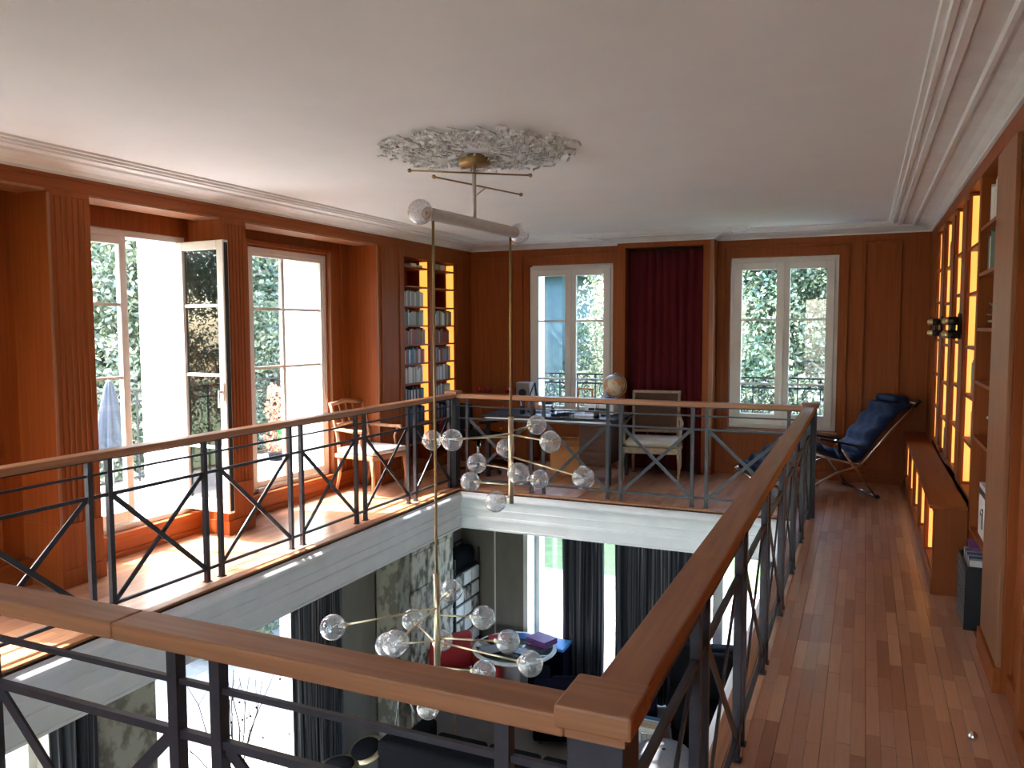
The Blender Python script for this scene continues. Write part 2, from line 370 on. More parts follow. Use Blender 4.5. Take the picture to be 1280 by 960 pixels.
# solid panelled part with the bookcase niche
b = B(); b.box(-5.14, -4.75, 7.22, 7.75, 0, 2.59); b.box(-5.14, -4.75, 9.05, 9.45, 0, 2.59); b.box(-5.14, -4.75, 7.75, 9.05, 2.5, 2.59); b.box(-5.14, -5.06, 7.75, 9.05, 0, 2.5)
b.obj('wall_panel', 'wood_panel', wall_left)
b = B(); b.box(-4.75, -4.735, 7.30, 7.33, .12, 2.56); b.box(-4.75, -4.735, 7.66, 7.69, .12, 2.56); b.box(-4.75, -4.725, 7.22, 9.45, 0, .12)
b.obj('panel_moulding', 'wood_panel', wall_left, bevel=.004)

# far wall
wf = B(); O = [(-3.93, -2.82), (-1.42, -.27)]; FZ0, FZ1 = .54, 2.47
for a, c in [(-5.65, O[0][0]), (O[0][1], O[1][0]), (O[1][1], 1.4)]: wf.box(a, c, 9.58, 10.0, FZ0, FZ1)
wf.box(-5.65, 1.4, 9.58, 10.0, FZ1, 3.1); wf.box(-5.65, 1.4, 9.58, 10.0, -.45, FZ0)
for a, c in [(-5.65, -3.93), (-.35, 1.4)]: wf.box(a, c, 9.5, 10.0, -2.9, -.45)
wf.box(-5.65, 1.4, 9.5, 10, -.62, -.45)
wall_far = S('wall_far', wf, 'render_white')
for i, (a, c) in enumerate([(-5.14, -4.0), (-2.75, -1.5), (-.2, .95)]):
    b = B(); b.box(a, c, 9.45, 9.58, 0, 2.77); b.obj('wall_panel', 'wood_panel', wall_far)
b = B()
for a, c in [(-4.0, -2.75), (-1.5, -.2)]:
    b.box(a, c, 9.45, 9.58, 0, FZ0 - .02); b.box(a, c, 9.45, 9.58, FZ1 + .02, 2.77)
    b.box(a, a + .07, 9.46, 9.58, FZ0 - .02, FZ1 + .02); b.box(c - .07, c, 9.46, 9.58, FZ0 - .02, FZ1 + .02)
b.obj('wall_panel', 'wood_panel', wall_far)
b = B()
for x in (-4.17, -4.02, -2.745, -1.495, -.185, -.02, .33): b.box(x - .016, x + .016, 9.425, 9.45, .12, 2.6)
for a, c in [(-4.7, -4.17), (-.02, .33), (-4.02, -2.745), (-1.495, -.185)]: b.box(a, c, 9.425, 9.45, 2.585, 2.615)
for a, c in [(-4.7, -4.17), (-.02, .33), (-4.02, -2.745), (-1.495, -.185)]: b.box(a, c, 9.425, 9.45, .12, .15)
b.obj('panel_moulding', 'wood_panel', wall_far, bevel=.005)
b = B(); b.box(-4.75, -2.72, 9.43, 9.45, 0, .1); b.box(-1.57, .42, 9.43, 9.45, 0, .1); S('baseboard_far', b, 'wood_panel_x', bevel=.004)
b = B()
for a, c in O: b.box(a - .02, c + .02, 9.4, 9.58, FZ0 - .035, FZ0 - .005)
b.obj('window_sill', 'wood_light', wall_far, bevel=.004)
# curtain niche, a shallow projecting surround
b = B(); b.box(-2.70, -2.60, 9.22, 9.45, 0, 2.77); b.box(-1.69, -1.57, 9.22, 9.45, 0, 2.77); b.box(-2.60, -1.69, 9.22, 9.45, 2.63, 2.77)
b.obj('curtain_surround', 'wood_panel', wall_far, bevel=.004)
b = B(); b.box(-1.615, -1.57, 9.205, 9.22, .1, 2.7); b.obj('edge_strip', 'wood_light', wall_far, bevel=.004)

# right wall: panelling around the open bookcase bays
wr = B(); wr.box(.98, 1.4, -2.6, 10, -2.9, 3.1)
wall_right = S('wall_right', wr, 'render_white')
BAY = [(4.82, 5.61), (5.69, 6.22), (6.52, 7.03), (7.29, 7.87), (8.18, 8.66)]
b = B(); b.box(.62, .98, -2.6, 3.70, 0, 2.77); b.box(.62, .98, 4.19, 4.78, 0, 2.77); b.box(.66, .98, 3.70, 4.19, 0, 2.77); b.box(.62, .98, 8.72, 9.45, 0, 2.77); b.box(.60, .66, 3.62, 3.72, 0, 2.6); b.box(.62, .98, 4.78, 8.72, 2.6, 2.77)
b.obj('wall_panel', 'wood_panel', wall_right, bevel=.003)
b = B(); b.box(.598, .62, 4.2, 4.76, .12, 2.56); b.obj('pilaster_face', 'wood_light', wall_right, bevel=.004)
b = B(); b.box(.585, .62, 4.19, 4.77, 0, .12); b.box(.60, .62, -2.6, 3.62, 0, .1); b.box(.64, .66, 3.72, 4.19, 0, .1); S('baseboard_right', b, 'wood_panel_y', bevel=.004)

# near wall (unseen, behind the camera), its openings added to bring in daylight
b = B(); b.box(-5.65, -4.9, -3.0, -2.6, -2.9, 3.1); b.box(.4, 1.4, -3.0, -2.6, -2.9, 3.1); b.box(-4.9, .4, -3.0, -2.6, 2.45, 3.1); b.box(-4.9, .4, -3.0, -2.6, -.62, .25); b.box(-4.9, -3.95, -3.0, -2.6, .25, 2.45); b.box(-2.8, -1.45, -3.0, -2.6, .25, 2.45); b.box(-.25, .4, -3.0, -2.6, .25, 2.45)
S('wall_near', b, 'wall_taupe')

# ceilings
b = B(); b.box(-5.65, 1.4, -3.0, 10, 2.77, 3.1); ceiling = S('ceiling', b, 'ceiling_paint')
prof = [(0, 2.685), (.02, 2.685), (.022, 2.70), (.03, 2.703), (.06, 2.722), (.10, 2.737), (.15, 2.743), (.17, 2.735), (.19, 2.735), (.2, 2.75), (.29, 2.752), (.30, 2.738), (.33, 2.738), (.335, 2.75), (.36, 2.75), (.365, 2.742), (.385, 2.742), (.39, 2.757), (.415, 2.757), (.42, 2.771)]
path = [(-4.75, -2.6), (-4.75, 9.45), (-2.70, 9.45), (-2.70, 9.22), (-1.57, 9.22), (-1.57, 9.45), (.62, 9.45), (.62, -2.6)]
b = B(); b.sweep(path, prof); b.obj('cornice', 'plaster_white', ceiling)

# gallery floor
XE, XR, YF, YN = -3.88, -.53, 7.43, 1.53
b = B()
for x0, x1, y0, y1 in [(-5.14, XE, -2.6, 9.58), (XR, .98, -2.6, 9.58), (XE, XR, YF, 9.58), (XE, XR, -2.6, YN)]: b.box(x0, x1, y0, y1, -.045, -.014)
floor = S('floor', b, 'joint_dark')
b = B()
for x0, x1, y0, y1 in [(-5.1, XE - .03, -2.6, 9.5), (XR + .03, .95, -2.6, 9.5), (XE - .03, XR + .03, YF + .03, 9.5), (XE - .03, XR + .03, -2.6, YN - .03)]: b.box(x0, x1, y0, y1, -.41, -.045)
S('ceiling', b, 'ceiling_paint')
# nosing boards round the opening
b = B(); w_ = .07
b.box(XE - w_, XE, YN - w_, YF + w_, -.03, .001); b.box(XR, XR + w_, YN - w_, YF + w_, -.03, .001); b.box(XE, XR, YF, YF + w_, -.03, .001); b.box(XE, XR, YN - w_, YN, -.03, .001)
b.obj('nosing', 'handrail_y', floor, bevel=.006)
# parquet strips
fwd = fw; f_px = 997.9
def project(p):
    q = Vector(p) - Vector((0, 0, 1.7)); z = q.dot(fwd)
    if z < .3: return None
    return 640 + f_px * q.dot(rt2) / z, 480 - f_px * q.dot(up2) / z, z
rng = random.Random(3); strips = []
SW = .0563
regions = [(-5.04, XE - w_, 1.6, 9.43), (XE - w_, XR + w_, YF + w_, 9.43), (XR + w_, .60, 2.2, 9.43)]
for x0, x1, y0, y1 in regions:
    k0 = 0; x = x0
    while x < x1 - .004:
        xe = min(x + SW, x1); y = y0 - rng.random() * .4
        while y < y1:
            L_ = rng.choice((.32, .38, .44, .5)); ya, yb = max(y, y0), min(y + L_, y1); y += L_
            if yb - ya < .02 or x < -4.72 and False: continue
            g = .0018 if k0 % 3 == 0 else .0005
            strips.append((x + g, xe - .0004, ya + .0006, yb - .0006, -.0035 + rng.random() * .0007))
        x = xe; k0 += 1
def big(s_):
    p = project(((s_[0] + s_[1]) / 2, (s_[2] + s_[3]) / 2, 0))
    if not p or not (-5 < p[0] < 1285 and 0 < p[1] < 965): return 0
    vis = 1.0 if s_[0] > -.5 else .4
    return vis * (s_[1] - s_[0]) * (s_[3] - s_[2]) / p[2] ** 3
strips.sort(key=big, reverse=True)
for s_ in strips[:290]:
    b = B(); b.box(s_[0], s_[1], s_[2], s_[3], -.014, s_[4] + .004); b.obj('plank', 'parquet', floor)
b = B()
for s_ in strips[290:]: b.box(s_[0], s_[1], s_[2], s_[3], -.014, s_[4] + .004)
o = b.obj('parquet_field', 'parquet', floor); o['kind'] = 'stuff'
b = B(); b.box(-5.1, .62, -2.6, 1.45, -.014, 0)
for x0, x1, y0, y1 in [(XR + w_, .62, 1.45, 2.2)]: b.box(x0, x1, y0, y1, -.014, 0)
b.box(-5.14, -3.95, 1.45, 1.6, -.014, 0)
b.obj('parquet_rear', 'parquet', floor)
b = B(); b.box(.60, .66, 3.6, 4.2, -.014, 0); b.obj('plank', 'parquet', floor)
b = B(); b.box(.60, .66, 4.78, 5.6, -.014, 0); b.obj('plank', 'wood_panel_y', floor)

# white moulded fascia of the opening
fp = [(0, -.03), (.012, -.034), (.035, -.045), (.052, -.062), (.058, -.082), (.05, -.1), (.03, -.112), (.028, -.13), (.016, -.134), (.016, -.19), (.024, -.194), (.024, -.205), (.012, -.21), (.012, -.27), (.022, -.275), (.03, -.295), (.03, -.31), (.018, -.314), (.018, -.39), (.028, -.394), (.028, -.412), (-.03, -.412)]
fp = [(d - .0, z) for d, z in fp]
b = B(); b.sweep([(XE, YN), (XE, YF), (XR, YF), (XR, YN)], fp, closed=True); S('trim_1', b, 'fascia_white')

# windows
def leaf_parts(root, hinge, w, z0, z1, ang=0, axis='y', dirn=1, muntins=(), vert=False, gl='pane_glass', handle=False, fw_=.055, th=.05):
    """one casement leaf as a part with sub-parts; built in its own frame then turned about the hinge"""
    h = Vector(hinge); base = Matrix.Translation(h) @ Matrix.Rotation(ang, 4, 'Z')
    if axis == 'y': base = base @ Matrix.Rotation(PI / 2, 4, 'Z')
    if dirn < 0: base = base @ Matrix.Rotation(PI, 4, 'Z')
    b = B(); t = th / 2
    b.box(0, fw_, -t, t, z0, z1, base); b.box(w - fw_, w, -t, t, z0, z1, base); b.box(fw_, w - fw_, -t, t, z0, z0 + fw_ * 1.5, base); b.box(fw_, w - fw_, -t, t, z1 - fw_, z1, base)
    lf = b.obj('casement', 'window_white', root, bevel=.006)
    b = B(); b.box(fw_ - .004, w - fw_ + .004, -.004, .004, z0 + fw_ * 1.4, z1 - fw_ + .004, base); b.obj('pane', gl, lf)
    if muntins:
        for z in muntins:
            b = B(); b.box(fw_, w - fw_, -.012, .012, z - .011, z + .011, base); b.obj('muntin', 'window_white', lf)
    if vert:
        b = B(); b.box(w / 2 - .011, w / 2 + .011, -.012, .012, z0 + fw_, z1 - fw_, base); b.obj('muntin', 'window_white', lf)
    if handle:
        b = B(); zc = (z0 + z1) / 2 - .1
        b.box(w - fw_ * .7, w - fw_ * .3, -t - .012, -t, zc - .05, zc + .05, base); b.box(w - fw_ * .62, w - fw_ * .38, -t - .05, -t - .012, zc - .012, zc + .012, base)
        b.box(w - fw_ * .62, w - fw_ * .38, -t - .05, -t - .036, zc - .012, zc + .1, base); b.obj('handle', 'window_white', lf, bevel=.002)
    return lf
def win_frame_y(name, y0, y1, z0, z1, x, t=.05):
    r = thing(name, None, None, (0, 0, 0)); r['kind'] = 'structure'
    b = B(); b.box(x - .035, x + .035, y0, y0 + t, z0, z1); b.box(x - .035, x + .035, y1 - t, y1, z0, z1); b.box(x - .035, x + .035, y0 + t, y1 - t, z1 - t, z1); b.box(x - .04, x + .06, y0 + t, y1 - t, z0, z0 + t * .8)
    b.obj('window_frame', 'window_white', r, bevel=.004); return r
MZ = (1.33, 1.88)
XW = -5.15
def leftwin(n, y0, y1, open_=False, fixed=False):
    r = win_frame_y('window_%d' % n, y0, y1, WZ0, WZ1, XW)
    t = .05; mid = (y0 + y1) / 2; w = (y1 - y0) / 2 - t; z0, z1 = WZ0 + .045, WZ1 - t
    M3 = (.75, 1.33, 1.88)
    if fixed:
        b = B(); b.box(XW - .02, XW + .03, y0 + t, y0 + t + .03, z0, z1); b.box(XW - .02, XW + .03, y1 - t - .03, y1 - t, z0, z1); b.box(XW - .02, XW + .03, y0 + t + .03, y1 - t - .03, z1 - .03, z1); b.box(XW - .02, XW + .03, y0 + t + .03, y1 - t - .03, z0, z0 + .05)
        lf = b.obj('casement', 'window_white', r, bevel=.004)
        b = B(); b.box(XW - .004, XW + .004, y0 + t + .03, y1 - t - .03, z0 + .05, z1 - .03); b.obj('pane', 'pane_glass', lf)
        for z in (1.33, 1.88):
            b = B(); b.box(XW - .014, XW + .014, y0 + t + .03, y1 - t - .03, z - .013, z + .013); b.obj('muntin', 'window_white', lf)
        b = B(); b.box(XW - .018, XW + .018, mid - .09, mid - .055, z0, z1); b.obj('muntin', 'window_white', lf)
    else:
        leaf_parts(r, (XW + .01, y0 + t, 0), w, z0, z1, 0, 'y', 1, M3, fw_=.06)
        leaf_parts(r, (XW + .02, y1 - t + .02, 0), w, z0, z1, math.radians(-100) if open_ else 0, 'y', -1, M3, handle=True, fw_=.06, gl='pane_dark' if open_ else 'pane_glass') if not open_ else openleaf(r, y1 - t + .02, w, z0, z1, M3)
    return r
def openleaf(r, yh, w, z0, z1, mz):
    a = math.radians(-3)      # swings into the room: runs along +x, slightly towards the camera
    h = Vector((XW + .05, yh - .05, 0)); base = Matrix.Translation(h) @ Matrix.Rotation(a, 4, 'Z'); t = .028; f = .07
    b = B(); b.box(0, f, -t, t, z0, z1, base); b.box(w - f, w, -t, t, z0, z1, base); b.box(f, w - f, -t, t, z0, z0 + .1, base); b.box(f, w - f, -t, t, z1 - f, z1, base)
    lf = b.obj('casement', 'window_white', r, bevel=.006, label='white casement leaf standing open into the room')
    b = B(); b.box(f - .004, w - f + .004, -.004, .004, z0 + .09, z1 - f + .004, base); b.obj('pane', 'pane_dark', lf)  # darker tint stands in for the dark reflection in this leaf
    for z in mz:
        b = B(); b.box(f, w - f, -.014, .014, z - .012, z + .012, base); b.obj('muntin', 'window_white', lf)
    b = B(); zc = 1.2; b.box(w - .05, w - .02, -t - .012, -t, zc - .07, zc + .07, base); b.box(w - .042, w - .028, -t - .05, -t - .012, zc - .01, zc + .01, base); b.box(w - .042, w - .028, -t - .05, -t - .038, zc - .12, zc + .012, base); b.obj('handle', 'window_white', lf)
    b = B(); b.box(w, w + .006, -t * .6, t * .6, z0 + .02, z1 - .02, base); b.obj('seal_strip', 'iron_black', lf)
leftwin(1, 3.82, 4.96, open_=True)
leftwin(2, 5.68, 6.83, fixed=True)
leftwin(5, 1.45, 2.6)
for n, (a, c) in zip((3, 4), O):
    r = thing('window_%d' % n, None, None); r['kind'] = 'structure'; t = .04; y = 9.53
    b = B(); b.box(a, a + t, y - .03, y + .04, FZ0, FZ1); b.box(c - t, c, y - .03, y + .04, FZ0, FZ1); b.box(a + t, c - t, y - .03, y + .04, FZ1 - t, FZ1); b.box(a + t, c - t, y - .03, y + .04, FZ0, FZ0 + t)
    b.obj('window_frame', 'window_white', r, bevel=.004)
    wd = (c - a) / 2 - t + .012
    leaf_parts(r, (a + t, y - .03, 0), wd, FZ0 + t, FZ1 - t, 0, 'x', 1, (1.05, 1.78), fw_=.085)
    leaf_parts(r, (c - t, y - .03, 0), wd, FZ0 + t, FZ1 - t, 0, 'x', -1, (1.05, 1.78), fw_=.085)
    b = B(); m = (a + c) / 2; b.box(m - .015, m + .015, y - .075, y - .055, FZ0 + t, FZ1 - t); b.box(m - .008, m + .008, y - .1, y - .075, 1.3, 1.4); b.obj('meeting_strip', 'window_white', r, bevel=.004)
# lower room openings: tall glass doors
def glass_door(n, axis, a, c, at, z0, z1, k=2):
    r = thing('window_%d' % n, None, None); r['kind'] = 'structure'; w = (c - a) / k
    for i in range(k):
        p, q = a + i * w, a + (i + 1) * w; b = B(); f = .06
        for (u0, u1, v0, v1) in [(p, p + f, z0, z1), (q - f, q, z0, z1), (p + f, q - f, z0, z0 + f), (p + f, q - f, z1 - f, z1)]:
            if axis == 'y': b.box(at - .03, at + .03, u0, u1, v0, v1)
            else: b.box(u0, u1, at - .03, at + .03, v0, v1)
        fr = b.obj('window_frame', 'window_white', r)
        b = B()
        if axis == 'y': b.box(at - .004, at + .004, p + f, q - f, z0 + f, z1 - f)
        else: b.box(p + f, q - f, at - .004, at + .004, z0 + f, z1 - f)
        b.obj('pane', 'pane_glass', fr)
ZL = -2.9
glass_door(7, 'y', 4.3, 6.4, -5.2, ZL, -.62, 1)
glass_door(8, 'y', 2.95, 3.55, -5.2, ZL, -.62, 1)
glass_door(9, 'y', 1.3, 2.75, -5.2, ZL, -.62); glass_door(10, 'y', -1.6, .1, -5.2, ZL, -.62)
glass_door(11, 'x', -3.93, -.35, 9.7, ZL, -.62, 3)
glass_door(12, 'x', -3.95, -2.8, -2.8, .25, 2.45, 2); glass_door(6, 'x', -1.45, -.25, -2.8, .25, 2.45, 2); glass_door(13, 'x', -4.9, .4, -2.8, ZL, -.62, 5)  # made-up openings in the unseen near wall, added for more daylight inside
# lower room shell
b = B(); b.box(-5.45, 1.4, -2.6, 10, ZL - .12, ZL); S('floor', b, 'floor_stone')
b = B(); b.box(-4.95, -4.9, 6.55, 7.32, ZL, -.45); b.box(-4.95, -4.9, 8.65, 9.5, ZL, -.45); b.box(-4.95, -4.9, 2.75, 2.95, ZL, -.45); b.obj('wall_panel', 'wall_greige', wall_left)
b = B(); b.box(-4.95, -4.84, 3.6, 4.28, ZL, -.45); b.obj('stone_pier', 'stone', wall_left, bevel=.01)
b = B(); b.box(-4.9, -3.99, 9.43, 9.5, ZL, -.45); b.obj('wall_panel', 'wall_taupe', wall_far)
b = B(); b.box(-4.42, -4.4, 9.42, 9.43, ZL, -.45); b.box(-3.99, -3.93, 9.4, 9.5, ZL, -.45); b.obj('wall_joint', 'window_white', wall_far)
b = B(); b.box(.9, .98, -2.6, 9.5, ZL, -.45); b.obj('wall_panel', 'wall_taupe', wall_right)
# ================================================================== BALUSTRADE
bal = thing('balustrade', 'dark iron balustrade with crossed braces and wooden handrail around the open well', 'railing', (-.42, 1.365, 0))
RX, LX, FY, NY = -.42, -4.0, 7.52, 1.365
def P2(ax, u, c, z): return (u, c, z) if ax == 'x' else (c, u, z)
def side(ax, c, u0, u1, pairs, ends, joints, g=.066):
    def bx(name, a0, a1, h, z0, z1, m, bev=0, **k):
        b = B()
        if ax == 'x': b.box(a0, a1, c - h, c + h, z0, z1)
        else: b.box(c - h, c + h, a0, a1, z0, z1)
        return b.obj(name, m, bal, world=True, bevel=bev, **k)
    js = [u0] + joints + [u1]
    for a, d in zip(js, js[1:]): bx('handrail', a + .0006, d - .0006, .05, .957, 1.0, 'handrail_' + ax, .006)
    bx('rail_plate', u0, u1, .02, .945, .957, 'iron')
    for z, h in ((.868, .007), (.74, .010), (.088, .010)): bx('bar', u0, u1, h * .9, z - h, z + h, 'iron')
    us = ends[:1] + [p + s * g for p in pairs for s in (-1, 1)] + ends[1:]
    for i, u in enumerate(us):
        b = B(); p = P2(ax, u, c, 0); b.box(p[0] - .015, p[0] + .015, p[1] - .015, p[1] + .015, 0.0015, .945); b.box(p[0] - .022, p[0] + .022, p[1] - .022, p[1] + .022, .001, .007); b.obj('post', 'iron', bal, world=True)
    for i in range(0, len(us), 2):
        a, d = us[i] + .012, us[i + 1] - .012
        o = (0, 1, 0) if ax == 'x' else (1, 0, 0)
        for s in (-1, 1):
            b = B(); q0 = P2(ax, a, c + s * .004, .735 if s > 0 else .092); q1 = P2(ax, d, c + s * .004, .092 if s > 0 else .735)
            b.bar(q0, q1, .03, .008, roll=o); b.obj('cross_brace', 'iron', bal, world=True)
pa = [2.33, 3.19, 4.055, 4.92, 5.785, 6.65]
side('y', RX, NY + .06, FY - .06, pa, [NY + .10, FY - .10], [2.42, 5.0])
side('y', LX, NY + .06, FY - .06, pa, [NY + .10, FY - .10], [3.6])
px_ = [-3.03, -2.22, -1.39]
side('x', FY, LX + .06, RX - .06, px_, [-3.835, -.60], [-2.4])
side('x', NY, LX + .06, RX - .06, [-3.03, -2.22, -1.41], [-3.835, -.62], [-1.63])
for x, y in ((RX, NY), (RX, FY), (LX, FY), (LX, NY)):
    b = B(); b.box(x - .053, x + .053, y - .053, y + .053, .001, .965); n_ = b.obj('newel_post', 'iron', bal, world=True, bevel=.003)
    b = B(); b.box(x - .056, x + .056, y - .056, y + .056, .965, .985); b.boxr(x - .072, x + .072, y - .072, y + .072, .985, 1.03, .006); b.obj('newel_cap', 'handrail_x', n_, world=False)
for n_ in [o for o in bpy.data.objects if o.name.startswith('newel_cap')]:
    n_.data.transform(wmat(bal).inverted())

# ================================================================== CEILING MEDALLION AND CHANDELIER
b = B(); rg = random.Random(5)
def curl(b, c, a, L_, w):
    # a small curled leaf lying just under the ceiling
    pts = []
    for i in range(6):
        t = i / 5; ang = a + (t - .2) * rg.uniform(1.2, 2.6)
        pts.append((c[0] + L_ * t * math.cos(ang), c[1] + L_ * t * math.sin(ang), c[2] + .012 * math.sin(t * PI)))
    for i in range(5):
        p, q = Vector(pts[i]), Vector(pts[i + 1]); d = (q - p); n = Vector((-d.y, d.x, 0)).normalized()
        w0, w1 = w * math.sin(PI * (i + .3) / 6), w * math.sin(PI * (i + 1.3) / 6)
        v = [b.bm.verts.new(x) for x in (p - n * w0, q - n * w1, q + n * w1 + Vector((0, 0, -.012)), p + n * w0 + Vector((0, 0, -.012)))]
        b.bm.faces.new(v)
for i in range(360):
    r = .58 * math.sqrt(rg.random()); a = rg.random() * 2 * PI
    if r < .1: continue
    if r > .5 and math.sin(a * 9) > .5: r *= .85
    x, y = r * math.cos(a), r * math.sin(a)
    curl(b, (x, y, -.012 - rg.random() * .018), a + rg.uniform(-1.3, 1.3), rg.uniform(.035, .085), rg.uniform(.004, .009))
for k in range(14):
    a = k / 14 * 2 * PI; pts = [(.1 * math.cos(a), .1 * math.sin(a), -.012)]
    for t in (.25, .5, .75, 1): pts.append((.58 * t * math.cos(a + .25 * math.sin(t * 5 + k)), .58 * t * math.sin(a + .25 * math.sin(t * 5 + k)), -.014))
    b.tube(pts, .006, 5)
med = b.obj('ceiling_medallion', 'silver_leaf', solid=.003, label='round openwork medallion of silvery curled leaves on the white ceiling', cat='medallion')
med.location = (-2.14, 4.37, 2.77)

CX_, CY_ = -2.265, 4.56
ch = thing('chandelier', 'long brass chandelier with clear glass globes hanging through the well', 'chandelier', (CX_, CY_, 2.77))
A1, A2 = Vector((-2.31, 4.11, 0)), Vector((-2.24, 5.06, 0)); TZ = 2.355
b = B(); b.lathe([(.0, -.0), (.095, -.0), (.098, -.008), (.098, -.05), (.092, -.056), (.0, -.056)], (0, 0, 0), 28); b.obj('canopy', 'bronze', ch)
b = B(); b.tube([(CX_, CY_, 2.72), (CX_, CY_, TZ + .03)], .013, 12); b.obj('stem', 'tube_metal', ch, world=True)
dirT = (A2 - A1).normalized(); T0, T1 = A1 - dirT * .06 + Vector((0, 0, TZ)), A2 + dirT * .06 + Vector((0, 0, TZ))
b = B(); b.tube([T0, T1], .038, 20); tb = b.obj('tube', 'tube_metal', ch, world=True)
for e, s in ((T0, -1), (T1, 1)):
    b = B(); b.tube([e, e + dirT * s * .012], .026, 14); b.obj('socket', 'brass_pale', tb, world=False).data.transform(wmat(ch).inverted())
def bulb(c, toward, parent=ch, r=.072):
    c = Vector(c); d = (Vector(toward) - c).normalized()
    b = B(); b.sphere(c, r, 22, 14); o = b.obj('glass_globe', 'bulb_glass', parent, world=True)
    b = B(); b.tube([c + d * r * 1.02, c + d * r * .45], [.014, .009], 10)
    b.tube([c + d * r * .45 + Vector((.01 * math.cos(k * 1.1), .01 * math.sin(k * 1.1), .004 * (k % 3))) - d * k * .006 for k in range(8)], .0022, 5)
    o2 = b.obj('filament', 'filament', o); o2.data.transform(wmat(ch).inverted()); return o
bulb(T0 - dirT * .07, T0); bulb(T1 + dirT * .07, T1)
for p, q in (((-2.56, 4.27, 2.655), (-1.95, 4.72, 2.655)), ((-2.38, 4.25, 2.6), (-2.16, 5.06, 2.6))):
    p, q = Vector(p), Vector(q)
    b = B(); b.tube([p, q], .0055, 8); b.sphere(p, .013, 10, 8); b.sphere(q, .013, 10, 8); b.obj('thin_rod', 'bronze', ch, world=True)
b = B(); b.tube([(CX_, CY_, 2.52), (-2.255, 4.71, 2.6)], .005, 6); b.obj('rod_link', 'brass_pale', ch, world=True)
rods = [(A1, .23, -.34), (A2, 1.08, .47)]
for A, zt, zb in rods:
    b = B(); b.tube([A + Vector((0, 0, TZ - .035)), A + Vector((0, 0, zt))], .0085, 10); b.obj('hanging_rod', 'bronze', ch, world=True)
    b = B(); b.tube([A + Vector((0, 0, zt)), A + Vector((0, 0, zb))], .019, 14); b.obj('hub_tube', 'brass_pale', ch, world=True)
low = [(-2.694, 3.603, 0.021), (-2.034, 4.180, -0.023), (-2.351, 4.371, 0.042), (-2.652, 4.398, -0.204), (-2.242, 3.544, 0.024), (-2.553, 3.939, -0.183), (-2.511, 4.540, -0.368), (-1.895, 4.230, -0.166), (-1.672, 4.038, -0.188), (-2.022, 4.160, -0.346), (-2.317, 4.014, -0.554), (-2.765, 4.315, -0.636), (-2.113, 4.427, -0.585)]
lz = [c[2] for c in low]
upb = [(-2.834, 4.996, .893), (-2.423, 4.532, .976), (-2.145, 5.308, 1.0), (-1.866, 4.854, .953), (-2.441, 5.415, .799), (-2.534, 5.116, .725), (-2.573, 5.088, .593), (-2.024, 4.69, .758), (-2.204, 5.501, .565), (-1.585, 4.696, .763), (-2.229, 4.785, .538)]
uz = [.94, .96, .98, .955, .83, .71, .6, .78, .62, .8, .52]
for A, L_, Z_ in ((A1, low, lz), (A2, upb, uz)):
    for c, z in zip(L_, Z_):
        c = Vector(c); h = Vector((A.x, A.y, z)); d = (h - c).normalized()
        b = B(); b.tube([h, c + d * .068], .006, 8); b.tube([c + d * .082, c + d * .06], .015, 10); b.obj('arm', 'brass_pale', ch, world=True)
        bulb(c, h)

# ================================================================== BOOKCASES
def led(parent, x0, x1, y0, y1, z0, z1):
    b = B(); b.box(x0, x1, y0, y1, z0, z1); return b.obj('led_strip', 'led_warm', parent, world=True, label='glowing warm light strip')
# corner bookcase in the left wall: opening faces +x
bc = thing('bookcase', 'tall wooden bookcase of two lit columns built into the corner of the left wall', 'bookcase', (-4.9, 8.4, 0))
cols = [(7.78, 8.36), (8.45, 9.02)]; XBk, XF = -5.055, -4.755
for a in (7.76, 8.36, 9.02):
    b = B(); b.box(XBk, XF, a, a + (.09 if a == 8.36 else .03) - .001, .0, 2.5); b.obj('upright', 'wood_panel', bc, world=True)
b = B(); b.box(XBk - .004, XBk, 7.76, 9.05, 0, 2.5); b.obj('back_board', 'wood_panel', bc, world=True)
SZ = [.12, .36, .59, .82, 1.06, 1.29, 1.51, 1.73, 1.95, 2.18, 2.40]
for y0, y1 in cols:
    for z in SZ:
        b = B(); b.box(XBk, XF, y0 + .002, y1 - .002, z - .018, z); b.obj('shelf', 'wood_panel_y', bc, world=True)
    led(bc, XF - .13, XF - .03, y1 - .008, y1 - .002, .3, 2.48)
BC_COL = {'grey': (.32, .31, .3), 'cream': (.7, .64, .52), 'white': (.78, .77, .74), 'navy': (.03, .05, .12), 'blue': (.05, .14, .26), 'red': (.35, .03, .03), 'brown': (.16, .08, .05), 'black': (.015, .015, .018), 'green': (.09, .15, .11), 'purple': (.12, .06, .14), 'tan': (.42, .3, .18)}
for k_, v_ in BC_COL.items(): mat('book_' + k_, v_, .55, col2=tuple(x * 1.15 for x in v_), scale=(60, 60, 60))
BM = {}
